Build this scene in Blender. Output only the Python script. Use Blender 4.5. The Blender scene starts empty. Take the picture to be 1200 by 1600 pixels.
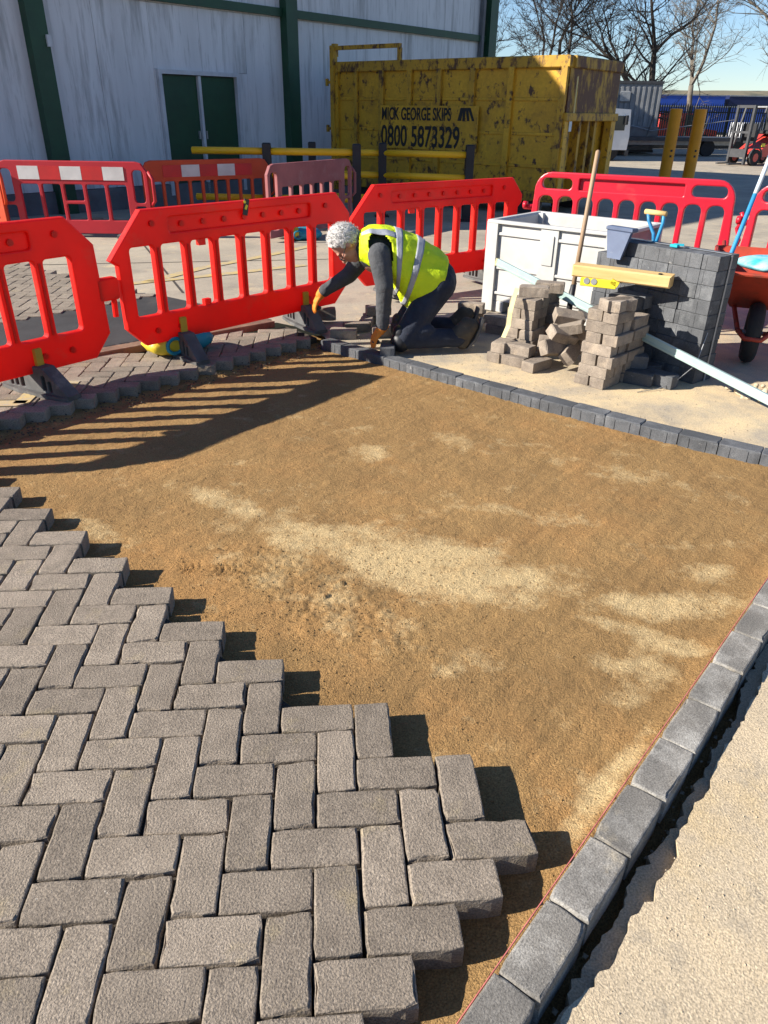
import bpy, bmesh, math, random
import numpy as np
from mathutils import Matrix, Vector
R = math.radians
random.seed(7)
rng = np.random.default_rng(7)
scene = bpy.context.scene
COL = scene.collection

# ------------------------------------------------------------------ camera, sky, sun, exposure
cam_d = bpy.data.cameras.new('camera')
cam = bpy.data.objects.new('camera', cam_d)
COL.objects.link(cam)
cam_d.sensor_fit = 'VERTICAL'
cam_d.sensor_height = 36.0
cam_d.lens = 1143.75 / 1600 * 36.0
cam_d.clip_start = 0.05
cam_d.clip_end = 2000
cam.matrix_world = (Matrix.Translation((1.1653, -2.7376, 1.448)) @ Matrix.Rotation(R(-4.1746), 4, 'Z')
                    @ Matrix.Rotation(R(61.3002), 4, 'X') @ Matrix.Rotation(R(0.8239), 4, 'Z'))
scene.camera = cam
scene.render.resolution_x = 768
scene.render.resolution_y = 1024

SUN_AZ, SUN_EL = 5.5, 28.5          # light travels towards +X, a little towards +Y
ca, sa = math.cos(R(SUN_AZ)), math.sin(R(SUN_AZ))
to_sun = Vector((-ca * math.cos(R(SUN_EL)), -sa * math.cos(R(SUN_EL)), math.sin(R(SUN_EL))))
w = bpy.data.worlds.new('World')
scene.world = w
w.use_nodes = True
nt = w.node_tree
nt.nodes.clear()
sky = nt.nodes.new('ShaderNodeTexSky')
sky.sky_type = 'NISHITA'
sky.sun_disc = False
sky.sun_elevation = R(SUN_EL)
sky.sun_rotation = math.atan2(to_sun.x, to_sun.y)
sky.air_density = 1.0
sky.dust_density = 0.0
sky.ozone_density = 2.5
bg = nt.nodes.new('ShaderNodeBackground')
bg.inputs['Strength'].default_value = 0.062
wo = nt.nodes.new('ShaderNodeOutputWorld')
tint = nt.nodes.new('ShaderNodeMix'); tint.data_type = 'RGBA'; tint.blend_type = 'MULTIPLY'; tint.inputs[0].default_value = 1
tint.inputs[7].default_value = (.82, .93, 1.12, 1)
nt.links.new(sky.outputs[0], tint.inputs[6])
nt.links.new(tint.outputs[2], bg.inputs[0])
nt.links.new(bg.outputs[0], wo.inputs[0])
sd = bpy.data.lights.new('sun', 'SUN')
sd.energy = 5.0
sd.angle = R(0.55)
sd.color = (1.0, 0.935, 0.83)
so = bpy.data.objects.new('sun', sd)
COL.objects.link(so)
so.rotation_euler = to_sun.to_track_quat('Z', 'Y').to_euler()
so.location = to_sun * 40
scene.view_settings.view_transform = 'Standard'
scene.view_settings.look = 'None'
scene.view_settings.gamma = 1
scene.view_settings.exposure = 1.12

# ------------------------------------------------------------------ helpers
def srgb(r, g, b):
    f = lambda c: (c / 255 / 12.92) if c / 255 <= .04045 else ((c / 255 + .055) / 1.055) ** 2.4
    return (f(r), f(g), f(b))

MATS = {}
def mat(name, c1, c2=None, scale=6., rough=.65, bump=0., bscale=120., metal=0., rnd=0., spots=None,
        spec=.4, stretch=None, trans=0., spots2=None, alpha=None, coat=0., attr=None, bump2=None, blo=.35, bhi=.65, grain=None):
    """procedural material: two-tone noise, optional stain layers (colour, scale, lo, hi), grain bump"""
    m = bpy.data.materials.new(name)
    m.use_nodes = True
    N, L = m.node_tree.nodes, m.node_tree.links
    p = N['Principled BSDF']
    p.inputs['Roughness'].default_value = rough
    p.inputs['Metallic'].default_value = metal
    p.inputs['Specular IOR Level'].default_value = spec
    if coat: p.inputs['Coat Weight'].default_value = coat
    tc = N.new('ShaderNodeTexCoord')
    oi = N.new('ShaderNodeObjectInfo')
    mul = N.new('ShaderNodeMath'); mul.operation = 'MULTIPLY'; mul.inputs[1].default_value = 53.7
    L.new(oi.outputs['Random'], mul.inputs[0])
    add = N.new('ShaderNodeVectorMath'); add.operation = 'ADD'
    L.new(tc.outputs['Object'], add.inputs[0]); L.new(mul.outputs[0], add.inputs[1])
    vec = add.outputs[0]
    if stretch:
        mp = N.new('ShaderNodeMapping'); mp.inputs['Scale'].default_value = stretch
        L.new(vec, mp.inputs[0]); svec = mp.outputs[0]
    else: svec = vec
    def noise(sc, det=5., v=None, rgh=.6):
        n = N.new('ShaderNodeTexNoise'); n.inputs['Scale'].default_value = sc
        n.inputs['Detail'].default_value = det; n.inputs['Roughness'].default_value = rgh
        L.new(v or svec, n.inputs['Vector']); return n.outputs['Fac']
    def ramp(fac, lo, hi):
        r = N.new('ShaderNodeMapRange'); r.inputs[1].default_value = lo; r.inputs[2].default_value = hi
        L.new(fac, r.inputs[0]); return r.outputs[0]
    def mix(fac, a, b):
        x = N.new('ShaderNodeMix'); x.data_type = 'RGBA'
        if isinstance(fac, float): x.inputs[0].default_value = fac
        else: L.new(fac, x.inputs[0])
        for i, c in ((6, a), (7, b)):
            if isinstance(c, tuple): x.inputs[i].default_value = (*c, 1)
            else: L.new(c, x.inputs[i])
        return x.outputs[2]
    c2 = c2 or tuple(x * .72 for x in c1)
    col = mix(ramp(noise(scale), blo, bhi), c1, c2)
    for s in (spots, spots2):
        if s: col = mix(ramp(noise(s[1], 7., rgh=.68), s[2], s[3]), col, s[0])
    if attr:
        a = N.new('ShaderNodeAttribute'); a.attribute_name = attr[0]
        f = N.new('ShaderNodeMath'); f.operation = 'ADD'
        n2 = ramp(noise(attr[2], 8., rgh=.7), .2, .8)
        f2 = N.new('ShaderNodeMath'); f2.operation = 'MULTIPLY_ADD'; f2.inputs[1].default_value = 1.7; f2.inputs[2].default_value = -.9
        L.new(n2, f2.inputs[0]); L.new(a.outputs['Fac'], f.inputs[0]); L.new(f2.outputs[0], f.inputs[1])
        col = mix(ramp(f.outputs[0], .15, .85), col, attr[1])
    if grain:
        h0 = N.new('ShaderNodeHueSaturation'); g0 = N.new('ShaderNodeMapRange'); g0.inputs[1].default_value = .3; g0.inputs[2].default_value = .7
        g0.inputs[3].default_value = 1 - grain[0]; g0.inputs[4].default_value = 1 + grain[0]
        L.new(noise(grain[1], 2., vec), g0.inputs[0]); L.new(g0.outputs[0], h0.inputs['Value']); L.new(col, h0.inputs['Color']); col = h0.outputs[0]
    if rnd:
        h = N.new('ShaderNodeHueSaturation')
        r1 = N.new('ShaderNodeMapRange'); r1.inputs[3].default_value = 1 - rnd; r1.inputs[4].default_value = 1 + rnd
        L.new(oi.outputs['Random'], r1.inputs[0]); L.new(r1.outputs[0], h.inputs['Value']); L.new(col, h.inputs['Color'])
        col = h.outputs[0]
    L.new(col, p.inputs['Base Color'])
    if bump:
        b = N.new('ShaderNodeBump'); b.inputs['Strength'].default_value = 1; b.inputs['Distance'].default_value = bump
        L.new(noise(bscale, 4., vec), b.inputs['Height'])
        if bump2:
            b2 = N.new('ShaderNodeBump'); b2.inputs['Distance'].default_value = bump2[0]
            L.new(noise(bump2[1], 3., vec), b2.inputs['Height']); L.new(b.outputs[0], b2.inputs['Normal'])
            b = b2
        L.new(b.outputs[0], p.inputs['Normal'])
    if trans:
        t = N.new('ShaderNodeBsdfTranslucent'); L.new(col, t.inputs[0])
        ms = N.new('ShaderNodeMixShader'); ms.inputs[0].default_value = trans
        L.new(p.outputs[0], ms.inputs[1]); L.new(t.outputs[0], ms.inputs[2])
        L.new(ms.outputs[0], N['Material Output'].inputs[0])
    if alpha: p.inputs['Transmission Weight'].default_value = alpha
    MATS[name] = m
    return m

def rotm(rz=0, rx=0, ry=0):
    return Matrix.Rotation(rz, 3, 'Z') @ Matrix.Rotation(ry, 3, 'Y') @ Matrix.Rotation(rx, 3, 'X')

class MB:
    """collects vertices and faces; build() links ONE mesh object"""
    def __init__(s): s.v = []; s.f = []
    def add(s, vs, fs):
        o = len(s.v); s.v += [tuple(v) for v in vs]; s.f += [tuple(i + o for i in f) for f in fs]; return s
    def box(s, c, d, rz=0, rx=0, ry=0, ch=0.):
        m = rotm(rz, rx, ry); c = Vector(c); hx, hy, hz = d[0] / 2, d[1] / 2, d[2] / 2
        if ch:
            P, F = [], []
            for z, k in ((-hz, ch), (-hz + ch, 0), (hz - ch, 0), (hz, ch)):
                a, b = hx - k, hy - k
                P += [(-a, -b, z), (a, -b, z), (a, b, z), (-a, b, z)]
            for r in range(3):
                for i in range(4): F.append((r * 4 + i, r * 4 + (i + 1) % 4, r * 4 + 4 + (i + 1) % 4, r * 4 + 4 + i))
            F += [(3, 2, 1, 0), (12, 13, 14, 15)]
        else:
            P = [(x, y, z) for z in (-hz, hz) for x, y in ((-hx, -hy), (hx, -hy), (hx, hy), (-hx, hy))]
            F = [(3, 2, 1, 0), (4, 5, 6, 7)] + [(i, (i + 1) % 4, 4 + (i + 1) % 4, 4 + i) for i in range(4)]
        return s.add([m @ Vector(q) + c for q in P], F)
    def tube(s, pts, rad, n=8, cap=True, flat=1.):
        pts = [Vector(p) for p in pts]
        if not isinstance(rad, (list, tuple)): rad = [rad] * len(pts)
        o = len(s.v); up = None; rings = []
        for i, p in enumerate(pts):
            d = (pts[min(i + 1, len(pts) - 1)] - pts[max(i - 1, 0)]).normalized()
            if up is None: up = Vector((0, 0, 1)) if abs(d.z) < .9 else Vector((1, 0, 0))
            a = d.cross(up).normalized(); b = a.cross(d).normalized(); up = b
            for k in range(n):
                t = 2 * math.pi * k / n
                s.v.append(tuple(p + (a * math.cos(t) + b * math.sin(t) * flat) * rad[i]))
        for i in range(len(pts) - 1):
            for k in range(n):
                s.f.append((o + i * n + k, o + i * n + (k + 1) % n, o + (i + 1) * n + (k + 1) % n, o + (i + 1) * n + k))
        if cap:
            s.f.append(tuple(o + k for k in range(n))[::-1]); e = o + (len(pts) - 1) * n
            s.f.append(tuple(e + k for k in range(n)))
        return s
    def capsule(s, a, b, ra, rb, n=14):
        a, b = Vector(a), Vector(b); d = (b - a); L = d.length; d = d.normalized() if L > 1e-6 else Vector((0, 0, 1))
        P, r = [], []
        for t in (-.98, -.85, -.6, -.3, 0): P.append(a + d * ra * t); r.append(ra * math.sqrt(max(1 - t * t, 0)))
        for t in (.25, .5, .75): P.append(a + d * L * t); r.append(ra + (rb - ra) * t)
        for t in (0, .3, .6, .85, .98): P.append(b + d * rb * t); r.append(rb * math.sqrt(1 - t * t))
        return s.tube(P, r, n)
    def ball(s, c, r, n=14, axes=None):
        """ellipsoid; r = 3 radii; axes = 3 unit vectors"""
        ax = axes or (Vector((1, 0, 0)), Vector((0, 1, 0)), Vector((0, 0, 1))); c = Vector(c)
        if not isinstance(r, (tuple, list)): r = (r, r, r)
        o = len(s.v); m = n // 2
        for i in range(m + 1):
            t = math.pi * (i + .02) / (m + .04)
            for k in range(n):
                p = 2 * math.pi * k / n
                s.v.append(tuple(c + ax[0] * r[0] * math.sin(t) * math.cos(p) + ax[1] * r[1] * math.sin(t) * math.sin(p) + ax[2] * r[2] * math.cos(t)))
        for i in range(m):
            for k in range(n): s.f.append((o + i * n + k, o + (i + 1) * n + k, o + (i + 1) * n + (k + 1) % n, o + i * n + (k + 1) % n))
        s.f.append(tuple(o + k for k in range(n))); s.f.append(tuple(o + m * n + k for k in range(n))[::-1])
        return s
    def prism(s, poly, y0, y1):
        """polygon in x,z extruded along y"""
        n = len(poly); o = len(s.v)
        s.v += [(x, y0, z) for x, z in poly] + [(x, y1, z) for x, z in poly]
        s.f.append(tuple(o + i for i in range(n))); s.f.append(tuple(o + n + i for i in range(n))[::-1])
        for i in range(n): s.f.append((o + i, o + n + i, o + n + (i + 1) % n, o + (i + 1) % n))
        return s
    def flat(s, poly, z0, z1):
        """polygon in x,y extruded along z"""
        n = len(poly); o = len(s.v)
        s.v += [(x, y, z0) for x, y in poly] + [(x, y, z1) for x, y in poly]
        s.f.append(tuple(o + i for i in range(n))[::-1]); s.f.append(tuple(o + n + i for i in range(n)))
        for i in range(n): s.f.append((o + i, o + (i + 1) % n, o + n + (i + 1) % n, o + n + i))
        return s
    def mesh(s, name, m=None, smooth=False):
        me = bpy.data.meshes.new(name); me.from_pydata(s.v, [], s.f); me.update()
        bm = bmesh.new(); bm.from_mesh(me); bmesh.ops.recalc_face_normals(bm, faces=bm.faces); bm.to_mesh(me); bm.free()
        if m: me.materials.append(m)
        if smooth: me.polygons.foreach_set('use_smooth', [True] * len(me.polygons))
        return me
    def build(s, name, m, parent=None, smooth=False, loc=None, rz=0):
        return obj(name, s.mesh(name, m, smooth), parent, loc, rz)

def obj(name, me, parent=None, loc=None, rz=0, rot=None):
    o = bpy.data.objects.new(name, me); COL.objects.link(o)
    if parent: o.parent = parent
    if loc: o.location = loc
    o.rotation_euler = rot or (0, 0, rz)
    return o
def tag(o, label=None, cat=None, group=None, kind=None):
    if label: o['label'] = label
    if cat: o['category'] = cat
    if group: o['group'] = group
    if kind: o['kind'] = kind
    return o
def thing(name, label, cat, loc=(0, 0, 0), rz=0, group=None):
    o = bpy.data.objects.new(name, None); COL.objects.link(o); o.location = loc; o.rotation_euler = (0, 0, rz)
    o.empty_display_size = .1
    return tag(o, label, cat, group)
def evaluated(o, name, m, smooth=True):
    dg = bpy.context.evaluated_depsgraph_get(); dg.update()
    me = bpy.data.meshes.new_from_object(o.evaluated_get(dg)); me.name = name
    d = o.data; bpy.data.objects.remove(o)
    me.materials.clear(); me.materials.append(m)
    me.polygons.foreach_set('use_smooth', [smooth] * len(me.polygons))
    return me
def blob(mb, name, m, parent, voxel=.008, it=4, loc=None):
    """fuse overlapping closed shapes into one continuous smooth surface"""
    o = mb.build('tmp', None)
    r = o.modifiers.new('r', 'REMESH'); r.mode = 'VOXEL'; r.voxel_size = voxel
    if it: sm = o.modifiers.new('s', 'SMOOTH'); sm.iterations = it; sm.factor = .5
    return obj(name, evaluated(o, name, m), parent, loc)
def outline(name, polys, depth, bev, m):
    """outline with holes (x,z), extruded along y with rounded edges -> mesh"""
    cu = bpy.data.curves.new('tmp', 'CURVE'); cu.dimensions = '2D'; cu.fill_mode = 'BOTH'
    cu.extrude = depth / 2 - bev; cu.bevel_depth = bev; cu.bevel_resolution = 1; cu.offset = -bev
    for P in polys:
        sp = cu.splines.new('POLY'); sp.points.add(len(P) - 1); sp.use_cyclic_u = True
        for i, (x, z) in enumerate(P): sp.points[i].co = (x, z, 0, 1)
    o = bpy.data.objects.new('tmp', cu); COL.objects.link(o)
    me = evaluated(o, name, m, False)
    me.transform(Matrix.Rotation(R(90), 4, 'X'))
    return me
def text_mesh(s, size, m, sx=1., bold=0.):
    cu = bpy.data.curves.new('tmp', 'FONT'); cu.body = s; cu.size = size; cu.extrude = .002; cu.offset = bold
    o = bpy.data.objects.new('tmp', cu); COL.objects.link(o)
    me = evaluated(o, 'lettering', m, False)
    me.transform(Matrix.Rotation(R(90), 4, 'X') @ Matrix.Diagonal((sx, 1, 1, 1)))
    return me
def rrect(x0, z0, x1, z1, r, n=3):
    P = []
    for cx, cz, a in ((x1 - r, z1 - r, 0), (x0 + r, z1 - r, 90), (x0 + r, z0 + r, 180), (x1 - r, z0 + r, 270)):
        for k in range(n + 1):
            t = R(a + 90 * k / n); P.append((cx + r * math.cos(t), cz + r * math.sin(t)))
    return P
_perm = rng.random((256, 256))
def vnoise(x, y):
    xi, yi = np.floor(x).astype(int), np.floor(y).astype(int); fx, fy = x - xi, y - yi
    fx = fx * fx * (3 - 2 * fx); fy = fy * fy * (3 - 2 * fy)
    g = lambda a, b: _perm[a & 255, b & 255]
    return (g(xi, yi) * (1 - fx) + g(xi + 1, yi) * fx) * (1 - fy) + (g(xi, yi + 1) * (1 - fx) + g(xi + 1, yi + 1) * fx) * fy
def fbm(x, y, f, o=4):
    s, a, t = 0, 1., 0
    for i in range(o): s = s + a * vnoise(x * f + 13 * i, y * f + 7 * i); t += a; a *= .5; f *= 2.03
    return s / t
def grid(name, xs, ys, zf, m):
    X, Y = np.meshgrid(xs, ys); Z = zf(X, Y); nx, ny = len(xs), len(ys)
    V = np.stack([X, Y, Z], -1).reshape(-1, 3)
    i = np.arange(nx * ny).reshape(ny, nx)
    F = np.stack([i[:-1, :-1], i[:-1, 1:], i[1:, 1:], i[1:, :-1]], -1).reshape(-1, 4)
    me = bpy.data.meshes.new(name)
    me.vertices.add(len(V)); me.vertices.foreach_set('co', V.ravel().astype(np.float32))
    me.loops.add(F.size); me.loops.foreach_set('vertex_index', F.ravel().astype(np.int32))
    me.polygons.add(len(F)); me.polygons.foreach_set('loop_start', np.arange(0, F.size, 4, dtype=np.int32))
    me.update(calc_edges=True); me.validate(); me.materials.append(m)
    me.polygons.foreach_set('use_smooth', [True] * len(me.polygons))
    return me, X, Y
def copy_tree(o, parent=None):
    c = o.copy(); COL.objects.link(c); c.parent = parent
    for ch in o.children: copy_tree(ch, c)
    return c
def copy_tree(o, parent=None):
    c = o.copy(); COL.objects.link(c); c.parent = parent
    for ch in list(o.children): copy_tree(ch, c)
    return c

# ------------------------------------------------------------------ materials
m_paver = mat('weathered_paver', (.27, .222, .172), (.205, .168, .13), 14, .92, .0036, 210, rnd=.19, grain=(.38, 220), spec=.25,
              spots=((.33, .265, .155), 5.5, .58, .8), spots2=((.48, .43, .36), 95, .66, .71), bump2=(.0012, 70))
m_paver_side = mat('paver_stacked', (.29, .24, .19), (.18, .147, .118), 11, .92, .002, 220, rnd=.17, grain=(.3, 260),
                   spots=((.38, .30, .215), 7, .55, .75), spots2=((.085, .065, .05), 24, .62, .75))
m_char = mat('charcoal_block', (.108, .111, .117), (.075, .078, .083), 9, .8, .0014, 280, rnd=.16, spec=.2, grain=(.3, 240),
             spots=((.2, .205, .21), 6, .54, .82), spots2=((.42, .41, .39), 13, .64, .84))
m_kerb = mat('charcoal_kerb', (.235, .217, .19), (.16, .15, .135), 6, .8, .0016, 230, rnd=.17, spec=.1, grain=(.34, 240),
             spots=((.42, .40, .36), 8, .47, .74), spots2=((.52, .44, .31), 5.0, .58, .8))
m_sand = mat('bedding_sand', (.325, .198, .079), (.262, .156, .062), 2.6, .95, .007, 230, spots=((.40, .21, .075), 1.6, .5, .8), spec=.2,
             attr=('dry', (.53, .385, .195), 7.), bump2=(.005, 75), spots2=((.20, .118, .048), 60, .56, .70), grain=(.36, 210))
m_joint = mat('joint_sand', (.075, .06, .045), (.04, .033, .027), 40, .95, .004, 150)
m_soil = mat('soil', (.10, .075, .05), (.05, .04, .03), 12, .95, .01, 60)
m_slab = mat('dusty_concrete', (.54, .43, .285), (.42, .345, .245), 2.2, .93, .0026, 190, grain=(.3, 200), spec=.2,
             spots=((.53, .395, .21), 1.9, .5, .72), spots2=((.33, .28, .21), 9, .55, .75), bump2=(.0015, 55))
m_conc = mat('yard_concrete', (.40, .34, .255), (.31, .265, .205), .8, .9, .002, 160, grain=(.2, 120),
             spots=((.20, .175, .145), 1.7, .52, .76), spots2=((.26, .225, .18), 14, .58, .72), attr=('dust', (.60, .46, .27), 3.))
m_shade = mat('painted_shade', (.045, .042, .042), (.03, .028, .028), 5, .85, .003, 180, spots=((.10, .085, .07), 3, .6, .8))  # near-black colour standing in for a shadow on the ground
m_yline = mat('yellow_line_paint', (.52, .38, .13), (.42, .33, .2), 9, .8, .001, 150, spots=((.36, .31, .24), 14, .5, .62))
m_rust = mat('rusty_steel', (.23, .135, .085), (.13, .08, .055), 9, .75, .002, 120, spots=((.33, .22, .14), 4, .5, .7))
def plastic(name, c, c2, rough, trans, dirt):
    return mat(name, c, c2, 2.5, rough, .0006, 40, spec=.45, trans=trans, spots=(dirt, 4.5, .56, .9), spots2=(tuple(x * .6 + .05 for x in c), 30, .64, .78))
m_red = plastic('red_barrier_plastic', (.86, .022, .012), (.74, .018, .012), .38, .42, (.55, .12, .07))
m_red2 = plastic('crimson_barrier_plastic', (.60, .014, .035), (.52, .012, .03), .36, .12, (.42, .08, .07))
m_red3 = plastic('dull_red_barrier_plastic', (.55, .022, .035), (.46, .02, .03), .5, .2, (.35, .1, .09))
m_orange = plastic('orange_barrier_plastic', (.72, .085, .022), (.6, .07, .02), .5, .25, (.42, .13, .06))
m_pink = plastic('faded_barrier_plastic', (.36, .12, .12), (.27, .085, .09), .7, .15, (.40, .24, .23))
m_peg = mat('yellow_peg', (.62, .34, .02), (.5, .28, .03), 6, .55)
m_rubber = mat('grey_rubber', (.115, .112, .108), (.07, .068, .066), 8, .8, .002, 160, spots=((.27, .25, .22), 6, .55, .8))
m_white_b = mat('white_board', (.62, .59, .56), (.5, .47, .45), 4, .5, spots=((.3, .26, .23), 7, .62, .8))
m_red_b = mat('red_board', (.55, .02, .02), (.45, .02, .02), 4, .45)
m_wall = mat('stained_cladding', (.66, .665, .675), (.57, .575, .585), 1.1, .6, .001, 30, stretch=(3.2, 3.2, .30),
             spots=((.16, .16, .155), 1.3, .52, .78), spots2=((.36, .365, .37), 4.5, .55, .74), spec=.3)
m_green = mat('green_steel', (.012, .062, .028), (.009, .045, .022), 3, .5, spots=((.03, .06, .04), 5, .6, .8))
m_plinth = mat('plinth_concrete', (.16, .165, .175), (.10, .10, .105), 2, .85, .003, 60)
m_frame = mat('door_frame_white', (.55, .56, .58), (.44, .45, .47), 4, .6)
m_roofm = mat('roof_sheet', (.3, .31, .32), (.24, .25, .26), 3, .6)
m_skip = mat('skip_yellow_paint', (.60, .335, .02), (.48, .26, .018), 1.6, .58, .0015, 30, stretch=(1, 1, .8), grain=(.1, 20),
             spots=((.075, .036, .016), 7.5, .555, .63), spots2=((.20, .10, .02), 2.4, .54, .75))
m_skiprail = mat('skip_rusted_rail', (.52, .29, .022), (.38, .22, .022), 3, .65, .002, 40, stretch=(1, 1, .6),
                 spots=((.085, .04, .018), 6.5, .50, .60), spots2=((.17, .085, .02), 14, .56, .66))
m_skipend = mat('skip_end_rust', (.42, .26, .03), (.34, .2, .025), 2, .7, .002, 40, stretch=(1, 1, .45),
                spots=((.095, .042, .02), 3.2, .44, .54), spots2=((.3, .2, .05), 17, .62, .68))
m_letter = mat('black_lettering', (.012, .011, .012), (.02, .018, .016), 20, .6)
m_rail = mat('yellow_rail', (.92, .50, .01), (.82, .42, .01), 3, .45, spots=((.28, .18, .05), 6, .64, .8))
m_black = mat('black_plastic', (.018, .019, .022), (.012, .012, .014), 5, .5)
m_crate = mat('white_crate_plastic', (.52, .515, .495), (.43, .425, .40), 4, .5, .0006, 50, spots=((.42, .38, .32), 7, .64, .86), trans=.05)
m_cratepink = mat('pink_crate_side', (.42, .24, .24), (.3, .17, .17), 4, .6, spots=((.55, .5, .48), 9, .6, .75))
m_wood = mat('tool_handle_wood', (.36, .245, .15), (.26, .17, .10), 5, .6, .001, 60, stretch=(1, 1, .15))
m_timber = mat('sawn_timber', (.66, .46, .20), (.52, .34, .13), 4, .7, .001, 40, stretch=(.6, 7, 7), spots=((.4, .24, .08), 3, .62, .75))
m_alu = mat('pale_green_aluminium', (.42, .55, .52), (.34, .46, .44), 6, .42, .0004, 60, metal=.35, spots=((.5, .47, .38), 9, .6, .8))
m_blue = mat('blue_paint', (.03, .24, .46), (.025, .18, .36), 5, .45, spots=((.45, .52, .55), 11, .66, .78))
m_bluew = mat('pale_handle', (.6, .64, .66), (.4, .5, .58), 8, .5)
m_scoop = mat('grey_blue_plastic', (.16, .20, .30), (.11, .14, .22), 5, .45, trans=.25, spots=((.4, .42, .45), 9, .62, .8))
m_teal = mat('teal_clip', (.02, .38, .48), (.02, .3, .4), 5, .45)
m_strap = mat('pale_yellow_strap', (.62, .55, .26), (.5, .44, .2), 7, .6)
m_levely = mat('level_yellow', (.72, .60, .03), (.6, .5, .03), 6, .4)
m_barrow = mat('barrow_red', (.46, .05, .024), (.30, .04, .02), 5, .55, spots=((.08, .045, .03), 7, .55, .7))
m_tyre = mat('tyre_rubber', (.02, .02, .021), (.03, .028, .026), 9, .85, .003, 60)
m_steel = mat('painted_steel_dark', (.05, .052, .058), (.035, .036, .04), 6, .5)
m_galv = mat('galvanised', (.34, .35, .36), (.26, .27, .28), 8, .45, metal=.5)
m_bagy = mat('bag_yellow', (.68, .52, .03), (.6, .44, .03), 5, .45, .004, 25)
m_bagb = mat('bag_blue', (.015, .17, .26), (.02, .25, .33), 7, .45, .004, 25, spots=((.5, .6, .62), 15, .66, .74))
m_bagl = mat('bag_light_blue', (.05, .42, .55), (.35, .6, .62), 9, .45, .004, 25, spots=((.6, .6, .2), 10, .6, .7))
m_string = mat('pink_string', (.55, .16, .14), (.35, .09, .08), 30, .8)
m_twig = mat('bark', (.052, .042, .034), (.03, .025, .021), 4, .9)
m_twig2 = mat('grey_bark', (.17, .145, .115), (.11, .095, .075), 4, .9)

# ------------------------------------------------------------------ setting: ground, sand, slab, yard
def gz(y): return -.02 if y < 3.5 else (-.02 - .02 * (y - 3.5) if y < 18 else -.31)
KD = Vector((.695, .7190)); KN = Vector((.7190, -.695)); KO = Vector((1.453, -1.941))      # near kerb line, inner edge
FK = [(1.06, 2.50), (1.16, 2.39), (1.31, 2.215), (1.53, 2.03), (1.68, 1.885), (1.88, 1.69), (2.08, 1.49), (2.355, 1.18),
      (2.49, 1.04), (2.64, .92), (2.80, .795), (2.94, .684), (3.09, .57), (3.23, .445), (3.56, .155)]   # far kerb, front edge
_c = np.polyfit([p[0] for p in FK], [p[1] for p in FK], 3)
FK = [(float(x), float(np.polyval(_c, x))) for x in np.linspace(1.05, 3.56, 26)]
tag(MB().flat([(-60, -60), (60, -60), (60, 3), (-60, 3)], -.30, -.17).build('ground', m_soil), 'bare soil below the paving works', kind='structure')

def sand_z(X, Y):
    z = -.062 + (fbm(X, Y, 1.3, 3) - .5) * .02 + (fbm(X + 5, Y, 16, 3) - .5) * .007 + (fbm((X + Y) * 2.2, (X - Y) * 26, 1., 3) - .5) * .005 + (vnoise(X * 75, Y * 75) - .5) * .0026
    def ell(cx, cy, rx, ry, a):
        c, s = math.cos(R(a)), math.sin(R(a)); dx, dy = X - cx, Y - cy
        return ((dx * c + dy * s) / rx) ** 2 + ((-dx * s + dy * c) / ry) ** 2
    lump = np.clip(1.25 - ell(1.08, -.60, .62, .20, -42), 0, 1)
    z = z + lump * (np.abs(vnoise(X * 52, Y * 52) - .5) * .016 + (vnoise(X * 90, Y * 90) - .5) * .007)
    for cx, cy in ((.745, -.40), (.61, -.385)):                                            # boot print
        e = ell(cx, cy, .085 if cx > .7 else .05, .05, -10); k = np.clip(1.2 - e, 0, 1)
        z = z + k * (.0065 * np.sin((np.abs(Y - cy) * 110 + (X - cx) * 260)) - .003)
    diag = X - Y
    edge = np.exp(-((diag + 1.42) / .07) ** 2)                                             # dug edge below the far paving
    z = z + edge * ((fbm(X, Y, 14, 3) - .5) * .07 - .012)
    side = (X - KO.x) * KN.x + (Y - KO.y) * KN.y
    z = np.where(side > .08, z - .058 + (fbm(X, Y, 9, 3) - .5) * .03, z)                   # trench behind the near kerb
    z = z + np.exp(-((side + .01) / .03) ** 2) * .012
    return z
xs = np.arange(-1.9, 3.95, .0095); ys = np.arange(-2.75, 2.85, .0095)
me, X, Y = grid('sand_bed', xs, ys, sand_z, m_sand)
dry = np.zeros_like(X)
for cx, cy, rx, ry, a, wt in ((1.22, -.2, .40, .13, -14, .8), (1.5, -.42, .34, .2, -22, .95), (1.78, -.50, .24, .09, -20, .85), (1.05, -.08, .25, .10, -28, .5),
                              (.70, .13, .2, .07, -35, .75), (2.33, -.71, .26, .075, 0, .95), (2.12, -.83, .12, .04, -30, .8),
                              (2.25, -.93, .11, .045, -25, .75), (2.02, -1.14, .11, .06, 25, .6), (1.84, -1.47, .27, .03, 46, .72),
                              (1.34, .65, .12, .09, 20, .6), (2.12, -1.03, .12, .05, -10, .55), (1.85, .78, .35, .07, -8, .3),
                              (1.2, .9, .3, .05, 20, .28), (2.55, -.5, .14, .06, 0, .5), (2.6, .3, .4, .09, -35, .3), (.2, -.1, .2, .05, -40, .4),
                              (1.12, -.60, .60, .14, -42, .34), (1.95, -.02, .3, .06, -20, .4)):
    c, s = math.cos(R(a)), math.sin(R(a)); dx, dy = X - cx, Y - cy
    e = np.sqrt(((dx * c + dy * s) / rx) ** 2 + ((-dx * s + dy * c) / ry) ** 2)
    dry = np.maximum(dry, wt * np.clip(1.55 - e, 0, 1))
at = me.attributes.new('dry', 'FLOAT', 'POINT'); at.data.foreach_set('value', dry.ravel().astype(np.float32))
tag(obj('sand_bed', me), 'raked brown bedding sand with pale dry patches', kind='structure')

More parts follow.
